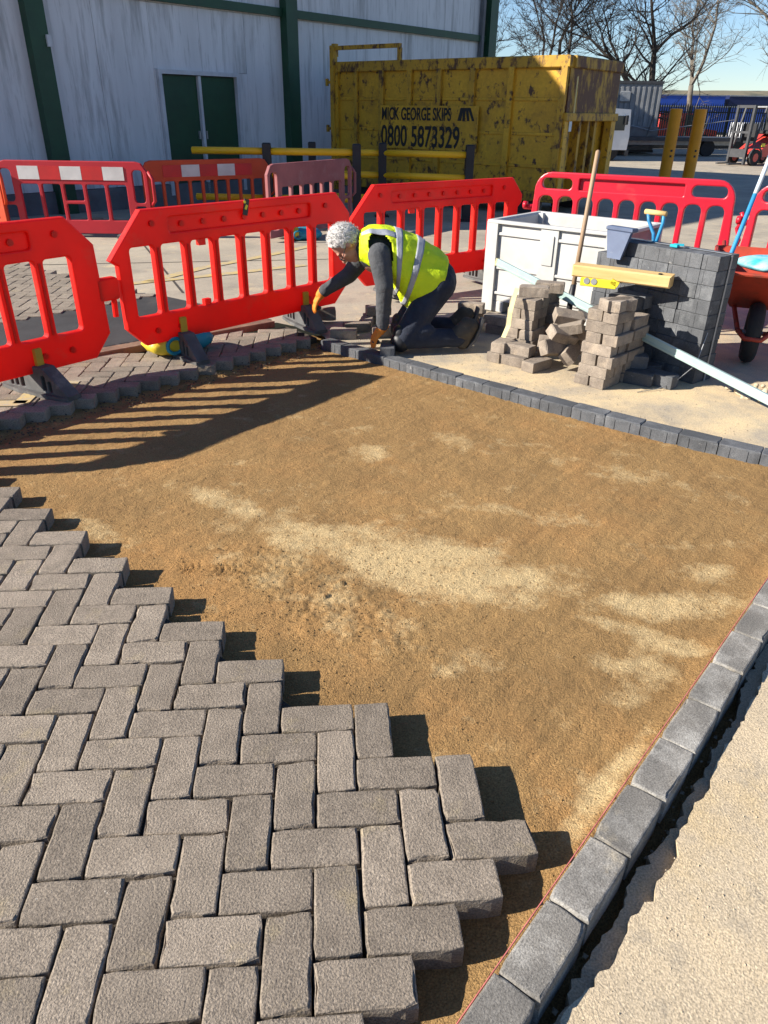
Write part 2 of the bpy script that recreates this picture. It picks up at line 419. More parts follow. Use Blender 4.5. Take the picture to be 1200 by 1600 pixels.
def jag(p, q, n, amp, seed):
    """broken edge: wandering line with coarse bites and fine crumbs"""
    r = random.Random(seed); p, q = Vector(p), Vector(q); d = q - p; nn = Vector((d.y, -d.x)).normalized(); out = []
    o = 0
    for i in range(n + 1):
        x = i / n * d.length
        o = .010 * math.sin(x * 3.1 + seed) + float(fbm(np.array([x + seed * 3.3]), np.array([seed * 1.7]), 7., 5)[0] - .5) * .075 + r.gauss(0, amp)
        out.append(tuple(p + d * (i / n) + nn * o))
    return out
ed = [tuple(KO + KD * t + KN * .142) for t in (-1.2, 3.1)]
slab_edge = jag(ed[0], ed[1], 260, .0035, 3)
tag(MB().flat(slab_edge + [(9, .6), (9, -6), (.3, -6)], -.13, -.046).build('concrete_slab', m_slab), 'rough dusty concrete slab with a broken edge beside the kerb', kind='structure')
low_edge = jag(tuple(KO + KD * -1.2 + KN * .118), tuple(KO + KD * 3.1 + KN * .118), 280, .004, 9)
tag(MB().flat(low_edge + [tuple(Vector(q) + KN * .1) for q in (ed[1], ed[0])], -.16, -.072).build('haunch_concrete', m_slab), 'crumbling concrete haunch along the kerb trench', kind='structure')

def off(i, d):
    p, q = Vector(FK[max(i - 1, 0)]), Vector(FK[min(i + 1, len(FK) - 1)]); t = (q - p).normalized()
    return Vector(FK[i]) + Vector((-t.y, t.x)) * d
back = [tuple(off(i, .085)) for i in range(len(FK))]
near = [(-14, -7.8), (.72, 3.07), (.98, 2.86), (1.10, 2.64)] + back + [(3.8, .30), (14, .30)]
mb = MB()
def zrow(P): return [(x, y, gz(y) ) for x, y in P]
n = len(near)
mb.v = zrow(near) + [(16, 3.5, -.02), (-16, 3.5, -.02)]
mb.f = [tuple(range(n + 2))]
o0 = n
def row(pts):
    i = len(mb.v); mb.v += pts; return i
a = row([(-220, -160, -.02)])
mb.f = [tuple(range(n)) + (n, n + 1)]
r1 = row([(-260, 3.5, -.02), (260, 3.5, -.02), (260, 18, -.31), (-260, 18, -.31), (700, 900, -.31), (-700, 900, -.31)])
mb.f.append((r1, n + 1, n, r1 + 1, r1 + 2, r1 + 3)); mb.f.append((r1 + 3, r1 + 2, r1 + 4, r1 + 5))
me = mb.mesh('yard', m_conc)
bm = bmesh.new(); bm.from_mesh(me)
bmesh.ops.triangulate(bm, faces=bm.faces[:])
bmesh.ops.delete(bm, geom=[v for v in bm.verts if not v.link_faces], context='VERTS')
for f in bm.faces:
    if f.normal.z < 0: f.normal_flip()
for cut in (1.5, 2.5, 5, 7): bmesh.ops.bisect_plane(bm, geom=bm.verts[:] + bm.edges[:] + bm.faces[:], plane_co=(0, cut, 0), plane_no=(0, 1, 0))
for cut in (-2, 0, 1.2, 2.2, 3.2, 4.5, 6): bmesh.ops.bisect_plane(bm, geom=bm.verts[:] + bm.edges[:] + bm.faces[:], plane_co=(cut, 0, 0), plane_no=(1, 0, 0))
bm.to_mesh(me); bm.free()
at = me.attributes.new('dust', 'FLOAT', 'POINT')
for i, v in enumerate(me.vertices):
    at.data[i].value = .62 if (1.1 < v.co.x < 6 and v.co.y < 2.3) else (.3 if (1.1 < v.co.x < 6 and v.co.y < 3.2) else .05)
yard = tag(obj('yard', me), 'worn concrete yard', kind='structure')

# ------------------------------------------------------------------ herringbone paving
def block_mesh(name, L, W, H, m, seed, ch=.005, chips=2, jit=.0009, nib=True, step=.02):
    """one paver: irregular outline, chamfered worn arris, spacer nibs; top at z=0, centred in x,y"""
    r = random.Random(seed); P = []
    def side(p, q):
        n = max(2, int((Vector(q) - Vector(p)).length / step))
        for i in range(n): t = i / n; P.append((p[0] + (q[0] - p[0]) * t, p[1] + (q[1] - p[1]) * t))
    a, b = L / 2, W / 2; k = .004
    side((-a + k, -b), (a - k, -b)); side((a, -b + k), (a, b - k)); side((a - k, b), (-a + k, b)); side((-a, b - k), (-a, -b + k))
    n = len(P); mb = MB(); chip = [0] * n
    for _ in range(chips):
        c = r.randrange(n); d = r.uniform(.0008, .003) if seed % 5 else r.uniform(.002, .007)
        for j, f in ((-1, .5), (0, 1), (1, .6)): chip[(c + j) % n] = max(chip[(c + j) % n], d * f)
    def ring(inset, z, j, usechip=0, nb=0):
        for i, (x, y) in enumerate(P):
            d = math.hypot(x / a, y / b) or 1
            q = inset + usechip * chip[i] + r.uniform(-j, j)
            nx = x / a if abs(abs(x) - a) < .006 else 0; ny = y / b if abs(abs(y) - b) < .006 else 0
            o = nb if nib and nb and (i % 5 in (1,)) else 0
            mb.v.append((x - math.copysign(q - o, x) * (abs(nx) > .5), y - math.copysign(q - o, y) * (abs(ny) > .5), z - usechip * chip[i] * .9 * (inset > 0 and z < -1e-5)))
    ring(.001, -H, jit); ring(0, -.014, jit * .5, 0, .0013); ring(.0, -ch, jit, 1); ring(ch * .6, -ch * .28, jit, 1); ring(ch * 1.4, 0, jit * .6, 1)
    for q in range(4):
        for i in range(n): mb.f.append((q * n + i, q * n + (i + 1) % n, q * n + n + (i + 1) % n, q * n + n + i))
    mb.f.append(tuple(range(n))[::-1]); mb.f.append(tuple(4 * n + i for i in range(n)))
    return mb.mesh(name, m)
PV = [block_mesh('paver', .1965, .0965, .068, m_paver, s, ch=.0035, chips=4) for s in range(10)]
def lay(parent, tests, seed):
    r = random.Random(seed); cnt = 0
    for b in range(-40, 9):
        for a in range(-60, 60):
            for kind in 'HV':
                x0, y0 = (-2 - a + 2 * b, a + 2 * b) if kind == 'H' else (-1 - a + 2 * b, 1 + a + 2 * b)
                cx, cy = (x0 + 1, y0 + .5) if kind == 'H' else (x0 + .5, y0 + 1)
                X_, Y_ = cx * .1, -cy * .1
                if not tests(a, b, kind, X_, Y_): continue
                rz = (0 if kind == 'H' else R(90)) + r.choice((0, math.pi)) + r.gauss(0, .006)
                o = obj('paver', r.choice(PV), parent, (X_ + r.gauss(0, .0007), Y_ + r.gauss(0, .0007), r.gauss(0, .0013)))
                o.rotation_euler = (r.gauss(0, .004), r.gauss(0, .004), rz); cnt += 1
    return cnt
def near_test(a, b, k, x, y):
    if a < -1 or y < -2.5 or x < -.42 + (.2 - y) * .38 - .95 or b < -7: return False
    if b == 8: return k == 'H' and a >= 0
    if k == 'V' and b in (6, 7): return a >= -1
    return a >= 0
bed = MB().flat([(-1.75, 1.15), (-1.2, 1.05), (1.42, -1.58), (.85, -2.2), (.2, -2.6), (-1.75, -2.6)], -.12, -.022).build('paving', m_joint)
tag(bed, 'grey brown herringbone block paving with a stepped unfinished edge', kind='structure')
n1 = lay(bed, near_test, 1)
# far strip: between the dug edge and the drain
CH0, CHD = Vector((-.88, 1.77)), Vector((1.58, 1.16)).normalized(); CHN = Vector((-CHD.y, CHD.x))
def chan_d(x, y): return (Vector((x, y)) - CH0).dot(CHN)
def strip_test(a, b, k, x, y):
    if chan_d(x, y) > -.02 or x < -1.9 or x > 1.06 or x + y > 3.62: return False
    return b <= -4 if k == 'H' else b <= -5
bed2 = MB().flat([(-2.4, .3), (-1.9, .30), (1.04, 2.66), (.80, 2.98), (-2.4, .64)], -.12, -.03).build('paving', m_joint)
tag(bed2, 'strip of herringbone paving with a toothed edge under the barriers', kind='structure')
n2 = lay(bed2, strip_test, 2)
# paved lane beyond the drain (left background)
def lane_test(a, b, k, x, y):
    if x < -2.6 or y > 5.6 or y < 2.7: return False
    if x - y > -4.42: return False
    return (x + .38) * .679 + (y - 3.94) * .734 < -.05
mlane = MB().flat([(-3.4, 2.6), (-2.2, 2.3), (-.42, 3.9), (-1.35, 4.75), (-3.4, 6.2)], -.03, -.012).build('paving', m_joint)
tag(mlane, 'sunlit herringbone lane behind the red barriers', kind='structure')
n3 = lay(mlane, lane_test, 3)
for o in mlane.children: o.location.z += .006
# painted yellow marks on lane and yard
def paint(name, pts, width, z, label):
    mb = MB()
    for p, q in zip(pts[:-1], pts[1:]):
        p, q = Vector(p), Vector(q); d = (q - p).normalized(); nn = Vector((-d.y, d.x)) * width / 2
        P = [p + nn, q + nn, q - nn, p - nn]
        mb.add([(v.x, v.y, gz(v.y) + z) for v in P], [(0, 1, 2, 3)])
    return tag(mb.build(name, m_yline), label, kind='structure')
paint('painted_line', [(-1.0, 4.47), (-.63, 4.75), (.1, 5.2), (.86, 5.75)], .13, .006, 'worn yellow line painted on the yard')
paint('painted_line', [(-.63, 4.75), (-.2, 5.6), (.3, 6.3), (.93, 7.3)], .13, .006, 'second worn yellow line crossing the yard')
paint('painted_line', [(1.6, 6.2), (2.3, 6.9), (3.4, 6.3)], .13, .006, 'faint yellow zigzag line on the yard')
mb = MB()
for (x, y, rz, l) in ((-.47, 1.40, 0, .19), (-.57, 1.32, 90, .19), (-.64, 1.23, 0, .19), (-.40, 1.52, 90, .17)):
    mb.box((x, y, .004), (l, .085, .004), R(rz))
tag(mb.build('painted_line', m_yline), 'worn yellow paint on the paving by the barrier foot', kind='structure')
# dark patch painting in a cast shadow on the ground, and steel drain edging
tag(MB().flat([(-3.2, 1.5), (-1.41, 3.10), (-.44, 4.05), (.17, 3.54), (.68, 3.10), (-1.2, 1.72), (-3.2, .3)], -.05, -.004).build('shade_patch', m_shade), 'dark patch beside the drain painting in a cast shadow', kind='structure')
drain = thing('drain_channel', 'rusty steel slotted drain edging running behind the red barriers', 'drain', (CH0.x, CH0.y, 0), math.atan2(CHD.y, CHD.x))
MB().box((.0, .055, -.003), (3.96, .11, .05), ch=.004).build('edging', m_rust, drain)
MB().box((.0, .145, -.008), (3.96, .055, .03), ch=.003).build('channel', m_steel, drain)
sl = MB().box((0, 0, 0), (.075, .016, .006)).mesh('slot', m_black)
for k in range(38):
    obj('slot', sl, drain, (-1.9 + k * .1, .135, .008)); obj('slot', sl, drain, (-1.85 + k * .1, .158, .008))

# ------------------------------------------------------------------ kerbs of charcoal blocks
KB = [block_mesh('block', .198, .093, .085, m_kerb, 40 + s, ch=.004, chips=2, jit=.0006) for s in range(5)]
kn = tag(MB().box((0, 0, 0), (4.35, .06, .05)).build('kerb', m_joint, None, False, tuple((KO + KD * .80 + KN * .047).to_3d() + Vector((0, 0, -.06))), math.atan2(KD.y, KD.x)),
         'straight row of dusty charcoal kerb blocks along the concrete slab', kind='structure')
r = random.Random(5)
for k in range(-6, 15):
    o = obj('block', KB[r.randrange(5)], kn, (-.8 + .1 + k * .2 + r.gauss(0, .0008), r.gauss(0, .0015), .06 + r.gauss(0, .001)))
    o.rotation_euler = (r.gauss(0, .008), r.gauss(0, .004), r.gauss(0, .006) + r.choice((0, math.pi)))
def kerb_face_block(seed):
    me = block_mesh('block', .199, .1, .085, m_char, seed, ch=.004, chips=2, jit=.0005)
    mb = MB()
    for x in (-.045, .04): mb.box((x, -.0505, -.046), (.010, .004, .074))
    bm = bmesh.new(); bm.from_mesh(me); m2 = mb.mesh('t', m_char); bm.from_mesh(m2); bm.to_mesh(me); bm.free()
    return me
KF = [kerb_face_block(60 + s) for s in range(4)]
kf = tag(MB().tube([(*off(i, .05), -.055) for i in range(len(FK))], .025, 6).build('kerb', m_joint), 'curved row of charcoal kerb blocks behind the sand', kind='structure')
cum = [0]
for p, q in zip(FK[:-1], FK[1:]): cum.append(cum[-1] + (Vector(q) - Vector(p)).length)
def along(s):
    for i in range(len(FK) - 1):
        if s <= cum[i + 1] or i == len(FK) - 2:
            t = (s - cum[i]) / (cum[i + 1] - cum[i]); p, q = Vector(FK[i]), Vector(FK[i + 1]); return p + (q - p) * t
s = .03
while s < cum[-1] - .2:
    p, q = along(s), along(s + .198); d = (q - p).normalized(); c = (p + q) / 2 + Vector((-d.y, d.x)) * .05
    o = obj('block', KF[r.randrange(4)], kf, (c.x, c.y, r.gauss(0, .0015))); o.rotation_euler = (r.gauss(0, .008), r.gauss(0, .006), math.atan2(d.y, d.x))
    s += .2
tag(MB().tube([(*(KO + KD * t - KN * .003), -.003 + .001 * math.sin(t * 9)) for t in [-1.1 + .2 * i for i in range(21)]], .0016, 5).build('string_line', m_string),
    'pink string line stretched along the inner edge of the straight kerb', 'string')

# ------------------------------------------------------------------ building, left background
FB = Vector((-2.68, 11.97)); FU = Vector((math.cos(R(45)), math.sin(R(45))))
bld = thing('warehouse', 'pale grey clad warehouse with dark green steel posts and door', 'building', (FB.x, FB.y, 0), R(45))
EAVE = 6.75; S0, S1, DEPTH = -5.3, 11.55, 16.
def bpart(name, m, *boxes, parent=None, ch=0.):
    mb = MB()
    for c, d in boxes: mb.box(c, d, ch=ch)
    return mb.build(name, m, parent or bld)
bpart('core', m_roofm, (((S0 + S1) / 2, DEPTH / 2 + .12, EAVE / 2 - .25), (S1 - S0 - .1, DEPTH - .1, EAVE - .5)))
DX0, DX1, DZ = 1.10, 2.93, 2.06
pr = random.Random(11); s_ = S0
while s_ < S1 - .05:
    wd = min(1.06, S1 - s_); c = s_ + wd / 2; lo, hi = .18, 3.05
    for (z0, z1) in ((.18, 3.05), (3.05, EAVE)):
        segs = [(s_, s_ + wd, z0, z1)]
        if z0 < 1 and s_ + wd > DX0 and s_ < DX1:
            segs = [(s_, min(s_ + wd, DX0), z0, DZ), (max(s_, DX1), s_ + wd, z0, DZ), (s_, s_ + wd, DZ, z1)]
        for x0, x1, a0, a1 in segs:
            if x1 - x0 > .02:
                MB().box(((x0 + x1) / 2, .05 + pr.uniform(0, .006), (a0 + a1) / 2), (x1 - x0 - .006, .1, a1 - a0 - .006)).build('wall_panel', m_wall, bld)
    s_ += 1.06
bpart('plinth', m_plinth, (((S0 + S1) / 2, .02, -.06), (S1 - S0, .14, .47)))
for s_, wd in ((-1.05, .30), (4.27, .30), (S1 - .15, .34), (S0 + .2, .3)): bpart('post', m_green, ((s_, -.09, EAVE / 2 - .2), (wd, .2, EAVE + .2)))
bpart('beam', m_green, (((S0 + S1) / 2, -.03, 3.14), (S1 - S0, .1, .14)))
bpart('beam', m_green, (((S0 + S1) / 2, -.03, 5.2), (S1 - S0, .1, .14)))
bpart('gutter', m_green, (((S0 + S1) / 2, -.1, EAVE - .05), (S1 - S0 + .2, .3, .14)))
bpart('downpipe', m_plinth, ((S1 - .52, -.08, 3.2), (.1, .1, 6.6)))
bpart('roof', m_roofm, (((S0 + S1) / 2, DEPTH / 2, EAVE - .1), (S1 - S0, DEPTH, .12)))
fr = bpart('door_frame', m_frame, ((DX0 + .035, -.01, 1.02), (.07, .12, 2.08)), ((DX1 - .035, -.01, 1.02), (.07, .12, 2.08)), (((DX0 + DX1) / 2, -.01, DZ - .035), (DX1 - DX0 - .14, .12, .07)))
md = (DX0 + DX1) / 2 - .02
for x0, x1 in ((DX0 + .07, md - .03), (md + .03, DX1 - .07)):
    d_ = bpart('door', m_green, (((x0 + x1) / 2, .045, .96), (x1 - x0 - .008, .05, 2.03)))
    MB().box((x0 + .05 if x0 > md else x1 - .05, -.0, 1.0), (.03, .05, .14)).build('handle', m_galv, d_)
bpart('mullion', m_frame, ((md, .0, .98), (.055, .1, 2.0)))
bpart('sign_box', m_frame, ((-.92, -.2, 2.35), (.07, .06, .16)))

# unseen second shed, added behind the warehouse to shade the far yard
shed = thing('added_shed', 'plain grey unseen shed added beyond the warehouse for its shadow', 'building', (0.5, 37.6, -.3))
MB().box((0, 0, 4.2), (9, 14, 8.4)).build('wall', m_wall, shed); MB().prism([(-4.7, 8.4), (4.7, 8.4), (0, 9.8)], -7.2, 7.2).build('roof', m_roofm, shed)  # walls and roof of the added unseen shed

# ------------------------------------------------------------------ yellow skip
SA, SB_ = Vector((1.26, 14.52)), Vector((5.14, 11.10)); SU = (SB_ - SA).normalized(); SL = (SB_ - SA).length; SW = 2.25
skip = thing('waste_skip', 'large battered yellow roll-on skip with black lettering on its side', 'skip', (SA.x, SA.y, gz(12.5)), math.atan2(SU.y, SU.x))
Z0 = -gz(12.5)                        # local height of world zero
T = 2.30 + Z0
def spart(name, m, *boxes, parent=None, ch=.0):
    mb = MB()
    for c, d in boxes: mb.box(c, d, ch=ch)
    return mb.build(name, m, parent or skip)
spart('side_wall', m_skip, ((SL / 2, .06, (T + .3) / 2), (SL - .1, .05, T - .34)))
spart('side_wall', m_skip, ((SL / 2, SW - .06, (T + .3) / 2), (SL - .1, .05, T - .34)))
spart('floor', m_skiprail, ((SL / 2, SW / 2, .3), (SL - .1, SW - .1, .12)))
for y in (.05, SW - .05): spart('top_rail', m_skiprail, ((SL / 2, y, T - .09), (SL, .16, .18)), ch=.015)
spart('top_rail', m_skipend, ((SL - .04, SW / 2, T - .09), (.17, SW - .26, .18)), ch=.015)
spart('bottom_rail', m_skiprail, ((SL / 2, .04, .33), (SL - .02, .12, .16)), ch=.01)
RS = [.10, .62, 1.26, 1.93, 2.60, 3.32, 4.10, SL - .08]
for i, s_ in enumerate(RS): spart('rib', m_skiprail if i % 3 else m_skip, ((s_, .0, (T + .2) / 2 - .03), (.11 if i not in (1,) else .07, .075, T - .44)), ch=.012)
for zz in (1.66 + Z0, 1.13 + Z0, .62 + Z0):
    for a_, b_ in zip(RS[:-1], RS[1:]):
        spart('stiffener', m_skip, (((a_ + b_) / 2, .028, zz), (b_ - a_ - .13, .022, .05)), ch=.006)
# near end: upper plate, lower recessed ribs
spart('end_plate', m_skipend, ((SL - .03, SW / 2, T - .52), (.05, SW - .12, .68)))
spart('end_beam', m_skiprail, ((SL - .02, SW / 2, T - .90), (.12, SW - .02, .13)), ch=.012)
spart('end_plate', m_skip, ((SL - .22, SW / 2, .95), (.05, SW - .2, 1.3)))
for y in (.32, .78, 1.15, 1.45): spart('end_rib', m_skiprail, ((SL - .13, y, .93), (.16, .09, 1.32)), ch=.01)
for y in (.07, SW - .14): spart('end_post', m_skip, ((SL - .06, y + .02, .95), (.14, .2 if y > 1 else .14, 1.36)), ch=.012)
spart('label_plate', m_bluew, ((SL + .022, .22, 1.30 + Z0), (.006, .10, .24)))
spart('chain', m_strap, ((SL + .03, .28, 1.7 + Z0), (.012, .02, .6)))
# rear door frame, hinges, raised bar
spart('door_post', m_skiprail, ((.04, -.02, T / 2 + .22), (.1, .12, T + .12)), ch=.012)
spart('raised_bar', m_skiprail, ((.86, .02, T + .235), (1.64, .07, .07)), ((1.66, .02, T + .1), (.07, .07, .2)), ((.04, .03, T + .2), (.09, .1, .22)))
for zz in (1.95, 1.12): spart('hinge', m_skiprail, ((-.08, -.02, zz + Z0), (.16, .06, .05)), ((-.14, -.02, zz + Z0), (.05, .05, .13)))
for x_ in (.6, SL - .7): spart('runner', m_steel, ((x_, .35, .12), (.5, .12, .24))); spart('runner', m_steel, ((x_, SW - .35, .12), (.5, .12, .24)))
# sign on the side
spart('sign_plate', m_skip, ((2.39, -.045, 1.18 + Z0), (2.24, .012, .74)))
sg = obj('lettering', text_mesh('MICK GEORGE SKIPS', .295, m_letter, .60, .006), skip, (1.30, -.056, 1.31 + Z0))
sg2 = obj('lettering', text_mesh('0800 5873329', .50, m_letter, .64, .008), skip, (1.29, -.056, .86 + Z0))
mb = MB()
for k in range(4):                     # striped triangle emblem
    x0 = 3.07 + k * .105
    mb.prism([(x0, 1.31 + Z0), (x0 + .05 + (.03 if k == 0 else 0), 1.31 + Z0), (x0 + .02 - k * .055 + .10, 1.52 + Z0), (x0 - .01 - k * .055 + .07, 1.52 + Z0)], -.058, -.054)
mb.build('emblem', m_letter, skip)

# ------------------------------------------------------------------ yellow guard rails
def guard(label, pts, ends, rails):
    (x0, y0) = pts[0]
    t = thing('guard_rail', label, 'guard rail', (x0, y0, gz(y0)))
    pm = MB().box((0, 0, .575), (.13, .13, 1.15), ch=.015).mesh('post', m_black)
    bmesh_base = MB().box((0, 0, .01), (.24, .24, .03), ch=.005).mesh('base_plate', m_black)
    for x, y in pts:
        obj('post', pm, t, (x - x0, y - y0, gz(y) - gz(y0))); obj('base_plate', bmesh_base, t, (x - x0, y - y0, gz(y) - gz(y0)))
    P = list(pts)
    if ends: P = [ends] + P
    for a_, b_ in zip(P[:-1], P[1:]):
        for h in rails:
            MB().tube([(a_[0] - x0, a_[1] - y0, h + gz(a_[1]) - gz(y0)), (b_[0] - x0, b_[1] - y0, h + gz(b_[1]) - gz(y0))], .052, 12).build('rail', m_rail, t, True)
    return t
guard('yellow guard rail directly in front of the skip lettering', [(.86, 11.46), (2.05, 10.93), (3.42, 10.27)], None, (1.0, .66, .3))
guard('yellow guard rail in front of the green warehouse doors', [(.19, 10.0), (1.58, 9.85)], (-.98, 10.2), (1.03, .70, .36))

# ------------------------------------------------------------------ plastic barriers
def barrier_chamfer(name, label, P0, th, m, left_chamfer=.24, studs=7, stickers=True, group=None, tip=True):
    """2 m chamfered work-zone barrier: eight tall openings, recessed strip with studs, hooked ends"""
    t = thing(name, label, 'barrier', (P0[0], P0[1], 0), R(th), group)
    lc = left_chamfer
    out = [(lc, .92), (1.86, .92), (2.0, .77), (2.0, .70), (1.955, .66), (1.955, .24), (1.83, .12), (.17, .12), (.05, .24), (.05, .62), (0, .655)]
    if not tip: out = [(.16, .92), (1.82, .92), (1.97, .76), (1.985, .25), (1.87, .12), (.15, .12), (.04, .25), (.03, .78)]
    holes = []; x = .135
    for k in range(8):
        holes.append(rrect(x, .30 + (.0 if k not in (3, 5) else .0), x + .165, .715, .022)); x += .2165
    rec = rrect(.42, .775, 1.60, .865, .02)
    me = outline('panel', [out] + holes + [rec], .055, .009, m); obj('panel', me, t)
    MB().box((1.01, .004, .82), (1.2, .02, .11)).build('recess', m, t)
    st = MB().tube([(0, -.012, 0), (0, .004, 0)], .018, 10).mesh('stud', m)
    for k in range(studs): obj('stud', st, t, (.52 + k * .163, -.010, .82))
    for x_ in (.30, 1.74): obj('stud', st, t, (x_, -.030, .84))
    for x_ in (.25, .42, 1.55, 1.72): obj('stud', st, t, (x_, -.030, .205))
    # notches that clip neighbours: small webs in the openings, lug and hook
    MB().box((.66, 0, .70), (.05, .035, .045)).box((.66, 0, .315), (.05, .035, .045)).build('web', m, t)
    MB().box((2.02, 0, .50), (.13, .06, .13), ch=.01).tube([(2.06, 0, .46), (2.055, 0, .33)], .017, 8).build('hook', m, t)
    # raised rims round the openings
    mb = MB()
    for k in range(7):
        xx = .135 + .2165 * (k + 1) - .026
        mb.box((xx, -.027, .505), (.014, .012, .39))
    mb.build('bar_rib', m, t)
    return t
def foot(parent, s_, yaw=0):
    """rubber fin foot with yellow peg, part of its barrier"""
    prof = [(-.27, 0), (.27, 0), (.275, .028), (.10, .165), (-.10, .165), (-.275, .028)]
    body = outline('foot', [prof, rrect(.075, .03, .105, .12, .01), rrect(.125, .03, .15, .095, .01), rrect(.17, .028, .192, .065, .009),
                            rrect(-.105, .03, -.075, .12, .01), rrect(-.15, .03, -.125, .095, .01)], .085, .006, m_rubber)
    o = obj('foot', body, parent, (s_, 0, 0), R(90 + yaw))
    MB().flat([(y, x) for x, y in ((-.075, -.10), (-.05, -.27), (.05, -.27), (.075, -.10), (.075, .1), (.05, .27), (-.05, .27), (-.075, .1))], .001, .022).build('base', m_rubber, o)
    MB().box((-.036, 0, .195), (.022, .045, .13), ch=.004).build('peg', m_peg, o)
    return o
b2P, b2T = (-.15, 1.84), 44
t50 = R(48); b1R = Vector((-.19, 1.80)); b1P = b1R - 2 * Vector((math.cos(t50), math.sin(t50)))
b1 = barrier_chamfer('barrier', 'bright red barrier cut by the left edge of the photo, nearest on the paving', (b1P.x, b1P.y), 48, m_red, tip=False)
b2 = barrier_chamfer('barrier', 'bright red barrier with sloping ends left of the kneeling worker', b2P, b2T, m_red)
b3 = barrier_chamfer('barrier', 'red barrier directly behind the kneeling worker', (1.31, 3.66), 33.5, m_red)
def on(P, th, s, d=0): return (P[0] + math.cos(R(th)) * s + math.sin(R(th)) * d, P[1] + math.sin(R(th)) * s - math.cos(R(th)) * d)
foot(b1, 1.50, 10); foot(b2, .44, -8); foot(b2, 1.52, -14); foot(b3, .5); foot(b3, 1.62)
foot(b1, .4)
# stuck hazard tape on the top edge
tp = thing('tape_strip', 'scrap of black and yellow tape stuck on top of the sloping barrier', 'tape', (*on(b2P, b2T, 1.02, .03), .90), R(b2T))
MB().box((0, 0, -.02), (.04, .004, .10), ry=.25).build('strip', m_black, tp); MB().box((.0, -.003, -.02), (.018, .003, .03), ry=.5).box((-.008, -.003, .012), (.016, .003, .016)).build('stripe', m_levely, tp)

def barrier_round(name, label, P0, th, m, z0=0, group=None, flip=False):
    """2 m rounded barrier: handle slots, recessed sign strip, arched openings"""
    t = thing(name, label, 'barrier', (P0[0], P0[1], z0), R(th), group)
    out = [(.03, .12)]
    out = [(.0, .16), (.04, .12), (1.96, .12), (2.0, .16), (1.955, .70)]
    for k in range(7): a = R(k * 15); out.append((1.79 + .165 * math.cos(a), .74 + .18 * math.sin(a)))
    for k in range(7): a = R(90 + k * 15); out.append((.21 + .165 * math.cos(a), .74 + .18 * math.sin(a)))
    out.append((.045, .70))
    holes = [rrect(.12, .765, .43, .865, .045, 5), rrect(1.57, .765, 1.88, .865, .045, 5), rrect(.50, .765, 1.50, .87, .012)]
    x_ = .10
    for k in range(9):
        wv = .152; holes.append(rrect(x_, .27, x_ + wv, .70, .06, 4)); x_ += .2043
    obj('panel', outline('panel', [out] + holes, .06, .011, m), t)
    MB().box((1.0, .012, .817), (1.02, .016, .12)).build('recess', m, t)
    MB().tube([(2.03, 0, .66), (2.06, 0, .60), (2.02, 0, .52), (2.06, 0, .42), (2.03, 0, .3)], .018, 8).build('hook', m, t, True)
    MB().tube([(-.02, -.02, .60), (-.06, -.02, .60)], .035, 10).box((-.01, 0, .58), (.1, .05, .05), ch=.01).build('lug', m, t, True)
    for s_ in (.45, 1.55):
        f = outline('foot', [[(-.27, 0), (.27, 0), (.27, .03), (.07, .15), (-.07, .15), (-.27, .03)]], .08, .006, m_rubber)
        o = obj('foot', f, t, (s_, 0, 0)); o.rotation_euler = (0, 0, R(90))
    return t
b4P, b4T = (3.23, 5.36), -33
barrier_round('barrier', 'crimson barrier with rounded corners behind the white crate', b4P, b4T, m_red2, .015)
e4 = on(b4P, b4T, 2.07)
barrier_round('barrier', 'crimson rounded barrier cut by the right edge behind the wheelbarrow', e4, -48, m_red2, .01)

def barrier_board(name, label, P0, th, m, z0, nb, boards, side_frames=True, rows=False, h=.92):
    """2 m barrier with red and white board strip"""
    t = thing(name, label, 'barrier', (P0[0], P0[1], z0), R(th))
    out = [(.02, .03), (1.98, .03), (2.0, .06), (2.0, h - .12), (1.93, h - .02), (1.86, h), (.14, h), (.07, h - .02), (0, h - .12), (0, .06)]
    holes = []
    if side_frames:
        holes += [rrect(.05, .42, .20, h - .10, .05, 3), rrect(.05, .12, .20, .38, .03), rrect(1.80, .42, 1.95, h - .10, .05, 3), rrect(1.80, .12, 1.95, .38, .03)]
    x0, x1 = (.27, 1.73) if side_frames else (.10, 1.90)
    wv = (x1 - x0) / nb
    for k in range(nb):
        a_ = x0 + wv * k + .022; b_ = x0 + wv * (k + 1) - .022
        if rows and k == nb // 2: holes += [rrect(a_, .44, b_, .64, .02), rrect(a_, .2, b_, .40, .02)]
        else: holes.append(rrect(a_, .2, b_, .64, .025))
    obj('panel', outline('panel', [out] + holes, .05, .008, m), t)
    nbd = len(boards) or 1; bx0, bx1 = .3, 1.7; bw = (bx1 - bx0) / nbd
    for k, c in enumerate(boards):
        MB().box((bx0 + bw * (k + .5), -.028, h - .145), (bw - .004, .008, .16)).build('board', m_white_b if c == 'w' else m_red_b, t)
    MB().tube([(2.01, 0, h - .12), (2.07, -.03, h - .2), (2.07, -.03, .45), (2.02, 0, .40)], .022, 8).build('hook', m, t, True)
    for s_ in (.4, 1.6): MB().box((s_, 0, .02), (.09, .44, .05), ch=.01).build('foot', m_rubber, t)
    return t
barrier_board('barrier', 'dull red barrier with red and white board strip, far left before the warehouse', (-3.22, 8.16), -5, m_red3, -.09, 5, 'wrwrw', True, True)
barrier_board('barrier', 'orange barrier with red and white board strip before the green doors', (-1.52, 8.94), 30, m_orange, -.13, 9, 'rwrwr', False)
barrier_board('barrier', 'faded pink barrier at the end of the far row beside the skip', (.35, 7.55), 56, m_pink, -.08, 6, '', True)
barrier_board('barrier', 'dull orange barrier mostly hidden at the far left edge', (-4.9, 9.1), -30, m_orange, -.10, 9, 'rwr', False)

